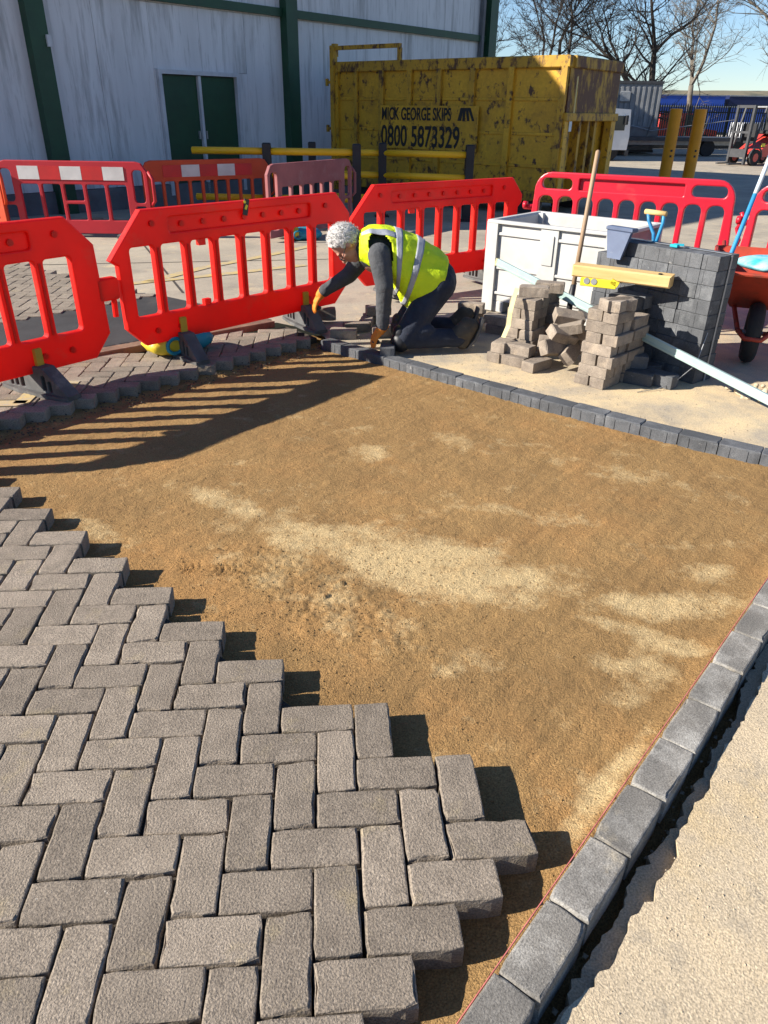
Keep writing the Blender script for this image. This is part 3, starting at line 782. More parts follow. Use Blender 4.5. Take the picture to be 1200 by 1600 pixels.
# ------------------------------------------------------------------ white plastic crate
GY = -.02
CL, CW, CHT = 1.10, .80, .70 - GY
CA, CB = Vector((2.43, 3.46)), Vector((3.225, 2.70)); CU = (CB - CA).normalized()
crate = thing('pallet_box', 'white plastic pallet box standing behind the paver stacks', 'crate', (CA.x, CA.y, GY), math.atan2(CU.y, CU.x))
def cpart(name, m, *boxes, ch=.004):
    mb = MB()
    for c, d in boxes: mb.box(c, d, ch=ch)
    return mb.build(name, m, crate)
cpart('front_wall', m_crate, ((CL / 2, .035, CHT / 2 + .04), (CL - .02, .03, CHT - .1)))
cpart('back_wall', m_crate, ((CL / 2, CW - .035, CHT / 2 + .04), (CL - .02, .03, CHT - .1)))
cpart('side_wall', m_crate, ((.035, CW / 2, CHT / 2 + .04), (.03, CW - .12, CHT - .1)))
cpart('side_wall', m_cratepink, ((CL - .035, CW / 2, CHT / 2 + .04), (.03, CW - .12, CHT - .1)))
cpart('floor', m_crate, ((CL / 2, CW / 2, .12), (CL - .1, CW - .1, .03)))
for x_, y_ in ((.04, .04), (CL - .04, .04), (.04, CW - .04), (CL - .04, CW - .04)): cpart('corner_post', m_crate, ((x_, y_, CHT / 2), (.10, .10, CHT - .012)), ch=.008)
cpart('rim', m_crate, ((CL / 2, .012, CHT - .012), (CL + .01, .05, .026))); cpart('rim', m_crate, ((CL / 2, CW - .012, CHT - .012), (CL + .01, .05, .026)))
cpart('rim', m_crate, ((.012, CW / 2, CHT - .0125), (.05, CW - .06, .025))); cpart('rim', m_crate, ((CL - .012, CW / 2, CHT - .0125), (.05, CW - .06, .025)))
for x_ in (CL / 2, ): cpart('front_rib', m_crate, ((x_, .012, CHT / 2), (.15, .028, CHT - .06))); cpart('hinge_plate', m_crate, ((x_, -.006, CHT - .18), (.09, .012, .22)), ch=.003)
for zz in (CHT - .10, .36, .16):
    for a_, b_ in ((.09, CL / 2 - .075), (CL / 2 + .075, CL - .09)): cpart('front_rib', m_crate, (((a_ + b_) / 2, .014, zz), (b_ - a_ - .004, .022, .022)), ch=.003)
for x_ in (.12, CL - .12, CL / 2): cpart('skid', m_crate, ((x_, CW / 2, .045), (.12, CW - .04, .09)), ch=.006)

# ------------------------------------------------------------------ pack of charcoal blocks with strap
BA, BB = Vector((2.92, 2.22)), Vector((3.385, 1.50)); BU = (BB - BA).normalized()
BT = .74
pack = thing('block_pack', 'tall strapped pack of charcoal blocks beside the wheelbarrow', 'block pack', (BA.x, BA.y, GY), math.atan2(BU.y, BU.x))
nc, nr = 8, 9; cw = (BB - BA).length / nc; rh = (BT - GY) / nr
BM = []
for s_ in range(6):
    me = MB().box((0, 0, 0), (cw - .0012, .199, rh - .0012), ch=.0028).mesh('block', m_char)
    b_ = MB().box((-.028, -.0995, 0), (.006, .004, rh - .014)).mesh('t', m_char)
    bm = bmesh.new(); bm.from_mesh(me); bm.from_mesh(b_); bm.to_mesh(me); bm.free(); BM.append(me)
r = random.Random(21)
for layer in range(1):
    for k in range(nr):
        for c in range(nc):
            if k == nr - 1 and c == 0 and layer == 0: continue
            o = obj('block', BM[r.randrange(6)], pack, (cw * (c + .5) + r.gauss(0, .0012), .10 + layer * .2 + r.gauss(0, .003), rh * (k + .5)))
            o.rotation_euler = (0, 0, r.gauss(0, .006) + (math.pi if layer else 0))
P = [(cw * 6.9, -.004, .01), (cw * 7.05, -.004, BT - GY + .003), (cw * 7.05, .404, BT - GY + .003), (cw * 6.9, .404, .01)]
MB().box(((cw * 8 + .004), .12, (BT - GY) / 2), (.002, .016, BT - GY)).build('strap', m_galv, pack)
MB().box((cw * 4, .12, BT - GY + .004), (cw * 8, .016, .002)).build('strap', m_galv, pack)
MB().box((cw * 4.8, .06, BT - GY + .012), (.05, .03, .018), ch=.004).box((cw * 4.8 + .02, .07, BT - GY + .02), (.06, .012, .012), rz=.5).build('strap_clip', m_teal, pack)

# ------------------------------------------------------------------ stacks of reclaimed pavers
SM = [block_mesh('paver', .197, .098, .064, m_paver_side, 80 + s, ch=.004, chips=4, jit=.0012) for s in range(8)]
def put(parent, x, y, ztop, rz, rx=0, ry=0, me=None, q=random.Random(31)):
    o = obj('paver', me or q.choice(SM), parent, (x, y, ztop)); o.rotation_euler = (rx, ry, rz); return o
A0 = math.atan2(-.17, .15)             # front face direction of the tower
tw = thing('paver_stack', 'tall stack of reclaimed brown pavers in front of the charcoal pack', 'paver stack', (2.66, 1.56, GY), A0)
q = random.Random(33)
for k in range(7):
    z = .066 * (k + 1); dx = q.gauss(0, .005); dy = q.gauss(0, .005)
    if k % 2 == 0:
        for i in range(2): put(tw, .055 + i * .112 + dx - (.012 if k == 0 else 0), .10 + dy + q.gauss(0, .004), z, R(90) + q.gauss(0, .03))
    else:
        for i in range(2): put(tw, .108 + dx, .05 + i * .103 + dy, z, q.gauss(0, .02))
    for i in range(2): put(tw, .06 + i * .106 + dx, .31 + dy, z, R(90) + q.gauss(0, .03)) if k < 6 else None
put(tw, .16, .10, .066 * 8, R(90) + .05); put(tw, .05, .06, .066 * 8 - .004, R(90) - .12, me=SM[2]) if 0 else None
put(tw, .155, .09, .066 * 8, R(60))
t2 = thing('paver_stack', 'shorter stack of brown pavers under the end of the straightedge', 'paver stack', (2.33, 2.16, GY), R(-42))
for k in range(6):
    z = .066 * (k + 1); dx, dy = q.gauss(0, .006), q.gauss(0, .006)
    if k % 2 == 0:
        for i in range(2): put(t2, .055 + i * .105 + dx, .10 + dy, z, R(90) + q.gauss(0, .04))
    else:
        for i in range(2): put(t2, .108 + dx, .05 + i * .104 + dy, z, q.gauss(0, .04))
put(t2, .12, .13, .066 * 7, R(25)); put(t2, .13, .30, .066, R(80)); put(t2, .02, .32, .066, R(95)); put(t2, .13, .31, .132, R(10)); put(t2, .12, .33, .198, R(95)); put(t2, .13, .30, .264, R(5)); put(t2, .12, .31, .33, R(20)); put(t2, .12, .29, .396, R(60)); put(t2, .14, .32, .462, R(20))
low = thing('paver_stack', 'low pile of pavers two courses high nearest the kerb', 'paver stack', (2.20, 2.02, GY), R(-42))
put(low, .04, .09, .066, R(88)); put(low, .17, .05, .066, R(-3), R(0)); put(low, .16, .17, .066, R(4)); put(low, .05, .10, .132, R(95)); put(low, .18, .09, .132, R(-4)); put(low, .335, .05, .066, R(78))
tum = thing('paver_heap', 'tumbled heap of tilted pavers between the two stacks', 'paver stack', (2.52, 1.90, GY), R(-42))
put(tum, .12, -.02, .16, R(70), R(62), R(8)); put(tum, .05, .06, .145, R(20), R(75), R(4)); put(tum, .20, .07, .13, R(100), R(48), R(-12))
put(tum, .13, .05, .245, R(60), R(25), R(18)); put(tum, .12, .08, .29, R(15), R(8), R(-14)); put(tum, .12, .12, .345, R(40), R(22), R(10)); put(tum, .10, .16, .14, R(5), R(60), 0); put(tum, .14, .17, .25, R(30), R(10), R(5))
# charcoal blocks piled in front of the pack
cp = thing('block_pile', 'small pile of charcoal blocks leaning on the pack behind the tall paver stack', 'block pile', (2.86, 1.92, GY), R(-57))
CBm = [block_mesh('block', .198, .1, .078, m_char, 120 + s, ch=.006, chips=2) for s in range(3)]
for k in range(6):
    for i in range(2):
        o = obj('block', CBm[(k + i) % 3], cp, (.06 + (.1 if k % 2 else i * .104), .11 + (i * .104 - .05 if k % 2 else 0), .08 * (k + 1) - .002)); o.rotation_euler = (0, 0, (0 if k % 2 else R(90)) + q.gauss(0, .04))
for x_, y_, z_, a_ in ((.42, -.05, .08, 20), (.36, .09, .08, 70), (.52, .04, .08, 5), (.33, -.02, .16, 40)):
    o = obj('block', CBm[q.randrange(3)], cp, (x_, y_, z_)); o.rotation_euler = (0, 0, R(a_))
# loose pavers on the ground behind the worker (each its own thing)
def loose(x, y, rz, label, ztop=.045, me=None, rx=0, m=SM, name='paver', grp=None):
    o = obj(name, me or m[q.randrange(len(m))], None, (x, y, ztop + GY + .02)); o.rotation_euler = (rx, 0, R(rz)); return tag(o, label, 'paver', grp)
loose(1.09, 3.02, 5, 'single paver lying flat in sunlight right of the gloved hand', .05, rx=R(0)).rotation_euler = (R(90), 0, R(2))
bpy.context.view_layer.update()
loose(1.34, 2.80, 8, 'dark paver in the shade under the extended arm of the worker', .046)
loose(1.42, 2.92, 80, 'paver lying behind the arm of the worker, left of the knees', .046)
loose(1.52, 3.05, 4, 'paver standing on edge between barrier and worker', .112)
loose(1.50, 3.06, 2, 'paver lying under another between barrier and worker', .046)
loose(2.22, 2.86, -25, 'paver on top of two others beside the boots of the worker', .178)
loose(2.24, 2.88, -20, 'middle paver of three piled beside the boots', .112)
loose(2.26, 2.86, 60, 'lowest paver of three piled beside the boots', .046)
loose(2.40, 2.74, -40, 'upper of two pavers between boots and white crate', .112)
loose(2.42, 2.72, -35, 'lower of two pavers between boots and white crate', .046)
loose(1.55, 2.66, 10, 'paver behind the knees of the worker', .046)
loose(1.24, 2.62, -8, 'dark paver near the start of the curved kerb', .046)
o = obj('block', KF[1], None, (1.535, 2.185, .055)); o.rotation_euler = (0, 0, R(82)); tag(o, 'charcoal block held under the left glove of the worker', 'paver')

# ------------------------------------------------------------------ straightedge, timber, tools
p0, p1 = Vector((2.38, 2.80, .485)), Vector((3.70, .68, .03)); d = p1 - p0
st = thing('straightedge', 'long pale green aluminium straightedge leaning across the paver stacks', 'straightedge', tuple(p0), 0)
st.rotation_euler = d.to_track_quat('X', 'Z').to_euler()
MB().box((d.length / 2, 0, 0), (d.length, .022, .052), ch=.003).box((d.length / 2, -.0125, -.012), (d.length - .002, .004, .006)).build('bar', m_alu, st)
MB().box((-.004, 0, 0), (.012, .024, .054), ch=.003).build('end_cap', m_strap, st)
TA, TB = Vector((2.70, 1.985, .585)), Vector((3.20, 1.655, .575)); td = TB - TA
tb = thing('timber_offcut', 'short thick sawn timber lying on top of the stacks', 'timber', tuple(TA))
tb.rotation_euler = td.to_track_quat('X', 'Z').to_euler()
MB().box((td.length / 2, 0, 0), (td.length, .07, .115), ch=.008).build('plank', m_timber, tb)
tag(MB().tube([(0, 0, -.012), (0, 0, .012)], .012, 10).build('knot_hole', m_black, tb, False, (td.length - .07, -.034, .03)))
tb.children[-1].rotation_euler = (R(90), 0, 0)
lv = thing('spirit_level', 'small yellow spirit level with round vials lying on the tall stack', 'spirit level', (2.80, 1.80, .535), math.atan2(td.y, td.x))
MB().box((.0, 0, 0), (.22, .02, .05), ch=.004).box((.10, 0, .012), (.05, .02, .03), ry=.4).build('body', m_levely, lv)
for x_ in (-.07, -.025): MB().tube([(x_, -.014, .008), (x_, -.009, .008)], .019, 14).build('vial', m_galv, lv)
def handle(name, label, cat, a, b, r0, parts):
    t = thing(name, label, cat, a); L = (Vector(b) - Vector(a)); t.rotation_euler = L.to_track_quat('Z', 'Y').to_euler(); L = L.length
    for nm, m, z0, z1, rr in parts: MB().tube([(0, 0, z0 * L), (0, 0, (z0 + z1) / 2 * L), (0, 0, z1 * L - rr * .6), (0, 0, z1 * L)], [rr, rr, rr * .98, rr * .55], 12).build(nm, m, t, True)
    return t
sh = handle('shovel', 'wooden handled shovel leaning on the white crate', 'shovel', (2.83, 2.42, .02), (3.02, 2.80, 1.23), .016, [('handle', m_wood, .26, 1, .0165), ('socket', m_black, .12, .30, .021)])
MB().add([(-.10, 0, .16), (.10, 0, .16), (.12, .02, .0), (.07, .0, -.02), (-.07, 0, -.02), (-.12, .02, 0), (-.10, .012, .16), (.10, .012, .16), (.12, .032, 0), (.07, .012, -.02), (-.07, .012, -.02), (-.12, .032, 0)],
         [(0, 1, 2, 3, 4, 5), (11, 10, 9, 8, 7, 6)] + [(i, (i + 1) % 6, 6 + (i + 1) % 6, 6 + i) for i in range(6)]).build('blade', m_black, sh)
MB().tube([(0, -.03, .27), (.012, -.03, .33), (0, -.028, .4)], .018, 8).build('tie', m_black, sh)
handle('broom_pole', 'long blue and white broom pole leaning behind the charcoal pack', 'pole', (3.72, 2.24, -.02), (4.22, 2.68, 1.34), .014,
       [('lower_shaft', m_blue, 0, .74, .0155), ('upper_shaft', m_bluew, .735, .90, .0145), ('grip', m_blue, .90, 1.0, .017)])
sp = thing('scoop', 'grey blue plastic scoop hanging over the front top edge of the pack', 'scoop', (3.0, 2.06, .77), math.atan2(BU.y, BU.x))
MB().add([(-.095, -.03, .03), (.085, -.03, .03), (.05, -.05, -.13), (-.05, -.05, -.13), (-.095, .0, .04), (.085, .0, .04), (.05, -.035, -.13), (-.05, -.035, -.13)],
         [(0, 1, 2, 3), (7, 6, 5, 4), (0, 4, 5, 1), (1, 5, 6, 2), (2, 6, 7, 3), (3, 7, 4, 0)]).build('blade', m_scoop, sp)
MB().box((-.005, .0, .045), (.2, .06, .025), ch=.006).build('rim', m_scoop, sp)
sd_ = thing('hand_spade', 'blue D-handled spade with a wooden grip standing behind the pack', 'spade', (3.20, 2.05, .74), math.atan2(BU.y, BU.x))
MB().tube([(.02, 0, -.05), (.0, 0, .05), (-.05, 0, .12), (-.065, 0, .17)], .011, 8).build('handle_side', m_blue, sd_, True)
MB().tube([(.02, 0, -.05), (.04, 0, .05), (.055, 0, .12), (.05, 0, .17)], .011, 8).build('handle_side', m_blue, sd_, True)
MB().tube([(-.085, 0, .172), (.065, 0, .172)], .016, 10).build('grip', m_timber, sd_, True)
stp = MB()
W0 = [Vector(v) for v in ((2.37, 2.10, .44), (2.345, 2.06, .39), (2.325, 2.04, .30), (2.32, 2.03, .22), (2.29, 2.02, .14))]
for i, p in enumerate(W0):
    stp.v += [tuple(p + Vector((.012, -.010, 0))), tuple(p - Vector((.012, -.010, 0))), tuple(p + Vector((.014, -.007, .003))), tuple(p - Vector((.009, -.013, -.003)))]
for i in range(4):
    o_ = i * 4; stp.f += [(o_, o_ + 1, o_ + 5, o_ + 4), (o_ + 2, o_ + 6, o_ + 7, o_ + 3), (o_, o_ + 4, o_ + 6, o_ + 2), (o_ + 1, o_ + 3, o_ + 7, o_ + 5)]
tag(stp.build('packing_strap', m_strap), 'pale yellow packing strap hanging down the shorter paver stack', 'strap')
tag(MB().tube([(3.42, 1.52, .3), (3.36, 1.46, .12), (3.24, 1.44, .02), (3.12, 1.40, -.01), (2.98, 1.36, -.015)], .0025, 5).build('wire', m_galv), 'loose bent wire on the ground by the charcoal pack', 'wire')

# ------------------------------------------------------------------ wheelbarrow and bags
wb = thing('wheelbarrow', 'rusty red wheelbarrow at the right edge carrying a bag', 'wheelbarrow', (3.96, 1.96, GY), R(-27))
tr = MB(); NN, MM = 28, 10
for i in range(NN):
    a_ = 2 * math.pi * i / NN
    for j in range(MM):
        b_ = 2 * math.pi * j / MM; rr = .15 + .048 * math.cos(b_) + (.004 if i % 2 and math.cos(b_) > .2 else 0)
        tr.v.append((.05 * math.sin(b_), rr * math.cos(a_), .2 + rr * math.sin(a_)))
for i in range(NN):
    for j in range(MM): tr.f.append((i * MM + j, ((i + 1) % NN) * MM + j, ((i + 1) % NN) * MM + (j + 1) % MM, i * MM + (j + 1) % MM))
wh = tr.build('wheel', m_tyre, wb, True)
MB().tube([(-.03, 0, .2), (.03, 0, .2)], .11, 16).tube([(-.08, 0, .2), (.08, 0, .2)], .015, 8).build('rim', m_galv, wh)
for sx in (-1, 1):
    MB().tube([(sx * .075, -.02, .2), (sx * .10, -.12, .24), (sx * .14, .1, .33), (sx * .24, .75, .40), (sx * .28, 1.35, .58)], .016, 8).build('frame_tube', m_barrow, wb, True)
    MB().tube([(sx * .22, .55, .37), (sx * .25, .65, .02), (sx * .25, .85, .02), (sx * .24, .8, .4)], .014, 8).build('leg', m_barrow, wb, True)
MB().tube([(-.10, -.14, .24), (-.05, -.19, .2), (.05, -.19, .2), (.10, -.14, .24)], .016, 8).build('front_guard', m_barrow, wb, True)
tv = []
for hx, y0, y1, z in ((.17, .12, .62, .33), (.33, -.22, .92, .60)): tv += [(-hx, y0, z), (hx, y0, z), (hx, y1, z), (-hx, y1, z)]
ti = [(x * .97, (y - .35) * .97 + .35, z + .012) for x, y, z in tv]
MB().add(tv + ti, [(3, 2, 1, 0), (0, 1, 5, 4), (1, 2, 6, 5), (2, 3, 7, 6), (3, 0, 4, 7), (8, 9, 10, 11), (12, 13, 9, 8), (13, 14, 10, 9), (14, 15, 11, 10), (15, 12, 8, 11), (4, 5, 13, 12), (5, 6, 14, 13), (6, 7, 15, 14), (7, 4, 12, 15)]).build('tray', m_barrow, wb)
MB().tube([(-.33, -.22, .6), (.33, -.22, .6), (.33, .92, .6), (-.33, .92, .6), (-.33, -.22, .6)], .012, 8).build('tray_rim', m_barrow, wb)
def bag(label, loc, rz, dims, m1, m2, split):
    t = thing('cement_bag', label, 'bag', loc, R(rz))
    for nm, m, a_, b_ in (('sack', m1, -1, split), ('sack', m2, split, 1)):
        mb = MB(); N_, K_ = 9, 16
        for i in range(N_ + 1):
            u = a_ + (b_ - a_) * i / N_; k = (1 - abs(u) ** 3.5) ** .5 if abs(u) < 1 else 0.
            k = max(k, .12)
            for j in range(K_):
                w_ = 2 * math.pi * j / K_
                mb.v.append((u * dims[0] / 2, dims[1] / 2 * (k * .4 + .6) * math.copysign(abs(math.cos(w_)) ** .7, math.cos(w_)) * (1 + .06 * math.sin(u * 9 + j)),
                             dims[2] / 2 + dims[2] / 2 * k * math.copysign(abs(math.sin(w_)) ** .7, math.sin(w_)) * (1 + .08 * math.sin(u * 7 + j * 2))))
        for i in range(N_):
            for j in range(K_): mb.f.append((i * K_ + j, (i + 1) * K_ + j, (i + 1) * K_ + (j + 1) % K_, i * K_ + (j + 1) % K_))
        mb.f.append(tuple(range(K_))); mb.f.append(tuple(N_ * K_ + j for j in range(K_))[::-1])
        o_ = mb.build(nm, m, t, True)
        if nm == 'sack' and m is m1 and m1 is m_bagy:
            tor = MB().tube([(-dims[0] * .18 + .055 * math.cos(R(z)), -dims[1] * .5, dims[2] * .5 + .05 * math.sin(R(z))) for z in range(30, 331, 20)], .013, 6); tor.build('print', m_bagb, t)
    return t
bag('yellow and blue cement bag lying under the sloping red barrier', (.12, 2.22, 0), 38, (.46, .24, .16), m_bagy, m_bagb, .0)
bag('yellow and blue bag lying far behind the barriers', (.78, 7.9, gz(7.9)), 10, (.5, .3, .16), m_bagy, m_bagb, -.3)
bag('light blue bag resting on the wheelbarrow tray', (4.10, 2.12, .55), 8, (.46, .34, .09), m_bagl, m_bagl, .3)
hp = MB(); r = random.Random(4)
for k in range(60): hp.ball((3.66 + r.gauss(0, .06), 1.30 + r.gauss(0, .05), GY + abs(r.gauss(0, .018))), (.02, .018, .015), 6)
tag(blob(hp, 'sand_heap', m_slab, None, .008, 2), 'little heap of spilled sand below the wheelbarrow', 'sand heap')
tag(bpy.data.objects['sand_heap'], kind='stuff')

# ------------------------------------------------------------------ kneeling worker
m_skin = mat('skin', (.52, .27, .19), (.44, .21, .15), 12, .55, .0008, 90)
m_hair = mat('grey_hair', (.60, .575, .54), (.36, .345, .33), 45, .8, .004, 90)
m_sweat = mat('dark_grey_sweater', (.075, .078, .084), (.052, .055, .06), 9, .95, .003, 160, bump2=(.02, 9))
m_vest = mat('hi_vis_yellow', (.74, .90, .012), (.64, .80, .01), 5, .6, .002, 200, trans=.12, bump2=(.02, 9))
m_band = mat('reflective_band', (.33, .34, .37), (.27, .28, .31), 6, .45, .002, 200, bump2=(.008, 11))
m_jeans = mat('dark_work_trousers', (.026, .033, .052), (.016, .02, .032), 8, .9, .002, 200, bump2=(.018, 10), spots=((.07, .075, .085), 9, .6, .8))
m_boot = mat('dusty_boot', (.085, .07, .05), (.05, .042, .032), 12, .85, .004, 70, spots=((.2, .16, .11), 10, .55, .75))
m_glove = mat('orange_glove', (.75, .235, .02), (.62, .18, .02), 9, .7, .003, 150)
m_glovep = mat('glove_palm', (.03, .028, .026), (.05, .045, .04), 12, .7, .002, 150)
man = thing('person', 'worker in yellow hi-vis vest and orange gloves kneeling to lay blocks', 'person', (1.75, 2.4, 0))
O = Vector((1.75, 2.4, 0))
def L3(*p): return tuple(Vector(p) - O)
HC = Vector((1.258, 2.415, .672)); CR = Vector((-.94, -.03, .34)).normalized(); LT = Vector((0.03, -1, 0)).normalized()
FC = CR.cross(LT).normalized()
if FC.z > 0: FC = -FC
LT = FC.cross(CR).normalized()
def H(a_, b_, c_): return HC + CR * a_ + FC * b_ + LT * c_ - O
ax = (CR, FC, LT)
# body: one continuous figure (head with face, neck, trunk, arms, hands core, legs)
B = MB()
B.ball(H(.012, -.012, 0), (.108, .098, .078), 20, ax); B.ball(H(-.045, .035, 0), (.075, .068, .062), 16, ax)
B.ball(H(-.088, .062, 0), (.034, .036, .042), 14, ax)                                          # chin
B.capsule(H(.004, .083, 0), H(-.032, .112, 0), .011, .017, 10)                                 # nose
B.ball(H(.022, .078, 0), (.014, .018, .05), 12, ax)                                            # brow
B.ball(H(-.066, .088, 0), (.013, .018, .028), 12, ax)                                          # mouth
for s_ in (-1, 1):
    B.ball(H(-.012, -.005, .079 * s_), (.032, .02, .011), 10, ax)                              # ears
    B.ball(H(-.02, .066, .04 * s_), (.024, .022, .022), 10, ax)                                # cheeks
nk = H(-.085, -.02, 0)
B.capsule(nk, L3(1.44, 2.42, .625), .056, .066)
B.capsule(L3(1.46, 2.42, .60), L3(1.70, 2.42, .52), .12, .125); B.capsule(L3(1.70, 2.42, .52), L3(1.88, 2.415, .43), .125, .13)
LA = [(1.475, 2.245, .625), (1.507, 2.185, .435), (1.497, 2.20, .175)]; RA = [(1.415, 2.60, .60), (1.285, 2.635, .425), (1.10, 2.65, .308)]
LL = [(1.885, 2.315, .42), (1.645, 2.215, .085), (2.03, 2.25, .075)]; RL = [(1.90, 2.52, .42), (1.665, 2.545, .085), (2.06, 2.585, .07)]
for A_ in (LA, RA): B.capsule(L3(*A_[0]), L3(*A_[1]), .05, .04); B.capsule(L3(*A_[1]), L3(*A_[2]), .038, .028)
for A_ in (LL, RL): B.capsule(L3(*A_[0]), L3(*A_[1]), .075, .055); B.capsule(L3(*A_[1]), L3(*A_[2]), .05, .035)
blob(B, 'body', m_skin, man, .0065, 3)
# hair: curly cap over crown and back of the head
Hm = MB(); hr = random.Random(8)
for k in range(900):
    u, v = hr.uniform(-1, 1), hr.uniform(0, 2 * math.pi); s2 = math.sqrt(1 - u * u)
    dcr, dfc, dlt = u, s2 * math.cos(v), s2 * math.sin(v)
    if dcr < -.62 or dfc > .30 + dcr * .45: continue
    if dcr < -.05 and dfc > -.12: continue
    Hm.ball(H(.012 + dcr * .105, -.014 + dfc * .097, dlt * .076), hr.uniform(.016, .019), 8)
hair = blob(Hm, 'hair', m_hair, man, .0045, 3)
curl = MB()
for k in range(3600):
    u, v = hr.uniform(-1, 1), hr.uniform(0, 2 * math.pi); s2 = math.sqrt(1 - u * u)
    dcr, dfc, dlt = u, s2 * math.cos(v), s2 * math.sin(v)
    if dcr < -.6 or dfc > .25 + dcr * .4 or (dcr < -.05 and dfc > -.1): continue
    c_ = H(.012 + dcr * .112, -.014 + dfc * .104, dlt * .083); nrm = (CR * dcr + FC * dfc + LT * dlt).normalized()
    d_ = (nrm + Vector((hr.gauss(0, .8), hr.gauss(0, .8), hr.gauss(0, .8)))).normalized(); pts_ = [c_]
    for j in range(4):
        d_ = (d_ + Vector((hr.gauss(0, .7), hr.gauss(0, .7), hr.gauss(0, .7)))).normalized(); pts_.append(pts_[-1] + d_ * .0062)
    curl.tube(pts_, [.0015, .0014, .0012, .001, .0006], 3, False)
tag(curl.build('curls', m_hair, hair, True), kind='stuff')
# glasses
G = MB()
for s_ in (-1, 1):
    ring = [H(-.012 + .019 * math.sin(t), .103, s_ * .034 + .026 * math.cos(t)) for t in [i * math.pi / 6 for i in range(13)]]
    G.tube(ring, .0028, 6, False); G.tube([H(-.006, .10, s_ * .06), H(-.004, .06, s_ * .08), H(.0, -.005, s_ * .083)], .003, 6)
G.tube([H(-.008, .106, -.008), H(-.008, .106, .008)], .0028, 6); G.build('glasses', m_black, man)
# sweater
S = MB()
S.capsule(L3(1.45, 2.42, .615), L3(1.70, 2.42, .53), .125, .14); S.capsule(L3(1.70, 2.42, .53), L3(1.86, 2.415, .45), .14, .145)
S.capsule(L3(1.45, 2.30, .63), L3(1.45, 2.54, .625), .062, .06); S.capsule(L3(1.455, 2.42, .61), L3(1.36, 2.418, .648), .09, .066)
S.capsule(L3(*LA[0]), L3(*LA[1]), .078, .060); S.capsule(L3(*LA[1]), L3(*LA[2]), .060, .043)
S.capsule(L3(*RA[0]), L3(*RA[1]), .078, .058); S.capsule(L3(*RA[1]), L3(*RA[2]), .058, .041)
for A_, f in ((LA, .12), (LA, .55), (RA, .3), (RA, .75)):                                       # sleeve folds
    p_ = Vector(A_[1]).lerp(Vector(A_[2]), f); S.ball(L3(*p_), (.056, .054, .02), 12)
for A_ in (LA, RA): p_ = Vector(A_[1]).lerp(Vector(A_[2]), .93); S.ball(L3(*p_), .046, 12)      # cuffs
blob(S, 'sweater', m_sweat, man, .008, 3)
# vest: lofted round the trunk, hanging open at the hem
VR = [(0, 1.345, .650, .088, .086, (0, 1)), (.07, 1.385, .652, .108, .145, (-.05, 1)), (.16, 1.43, .648, .132, .195, (-.1, 1)), (.35, 1.545, .602, .178, .215, (-.12, 1)),
      (.52, 1.62, .555, .200, .215, (.08, 1)), (.70, 1.705, .495, .215, .212, (.3, 1)), (.86, 1.79, .445, .212, .208, (.36, 1)), (1., 1.882, .393, .195, .205, (.37, 1))]
def vest_pt(t, ang, off=0.):
    for i in range(len(VR) - 1):
        if t <= VR[i + 1][0] or i == len(VR) - 2: break
    a_, b_ = VR[i], VR[i + 1]; f = (t - a_[0]) / (b_[0] - a_[0]); f = max(0, min(1, f))
    g = [a_[k] + (b_[k] - a_[k]) * f for k in range(1, 5)]; ux = a_[5][0] + (b_[5][0] - a_[5][0]) * f
    up = Vector((ux, 0, 1)).normalized(); c_, s_ = math.cos(ang), math.sin(ang)
    fold = 1 + .020 * math.sin(ang * 5 + t * 6) * t + .016 * math.sin(ang * 11 + t * 17) * (.3 + t) + .012 * math.sin(t * 30 + 3 * math.sin(ang * 2))
    rz_, ry_ = (g[2] + off) * fold, (g[3] + off) * fold
    p_ = Vector((g[0], 2.42, g[1])) + up * rz_ * math.copysign(abs(s_) ** .9, s_) + Vector((0, 1, 0)) * ry_ * math.copysign(abs(c_) ** .9, c_)
    if s_ < 0 and t > .55: p_.z -= .018 * (t - .55) * (-s_) * 2
    return p_ - O
def vest_sheet(name, m, t0, t1, a0, a1, nt_, na, off, parent):
    mb = MB(); closed = a1 - a0 > 6.28
    for i in range(nt_ + 1):
        for k in range(na if closed else na + 1):
            for o_ in (off,): mb.v.append(tuple(vest_pt(t0 + (t1 - t0) * i / nt_, a0 + (a1 - a0) * k / na, o_)))
    w_ = na if closed else na + 1
    for i in range(nt_):
        for k in range(na): mb.f.append((i * w_ + k, i * w_ + (k + 1) % w_, (i + 1) * w_ + (k + 1) % w_, (i + 1) * w_ + k))
    o = mb.build(name, m, parent, True)
    sol = o.modifiers.new('thickness', 'SOLIDIFY'); sol.thickness = .004; sol.offset = -1
    return o
PI2 = 2 * math.pi
# arm holes: leave gaps at the sides near the shoulders
vest = MB(); NT, NA = 46, 72; keep = {}
for i in range(NT + 1):
    for k in range(NA): vest.v.append(tuple(vest_pt(i / NT, PI2 * k / NA, .006)))
for i in range(NT):
    for k in range(NA):
        t_, a_ = (i + .5) / NT, PI2 * (k + .5) / NA
        hole = False
        for ac in (0, math.pi, PI2):
            if ((t_ - .255) / .145) ** 2 + ((a_ - ac + (.30 if ac == math.pi else -.30 if ac == 0 else -.3)) / .62) ** 2 < 1: hole = True
        if not hole: vest.f.append((i * NA + k, i * NA + (k + 1) % NA, (i + 1) * NA + (k + 1) % NA, (i + 1) * NA + k))
vo = vest.build('vest', m_vest, man, True); so_ = vo.modifiers.new('thickness', 'SOLIDIFY'); so_.thickness = .005; so_.offset = -1
vest_sheet('reflective_band', m_band, .445, .515, 0, PI2 + .001, 4, 72, .0105, vo)
vest_sheet('reflective_band', m_band, .655, .725, 0, PI2 + .001, 4, 72, .0105, vo)
for a0 in (math.pi + (-.98), .86): vest_sheet('shoulder_band', m_band, .03, .445, a0 - .15, a0 + .15, 20, 5, .0105, vo)
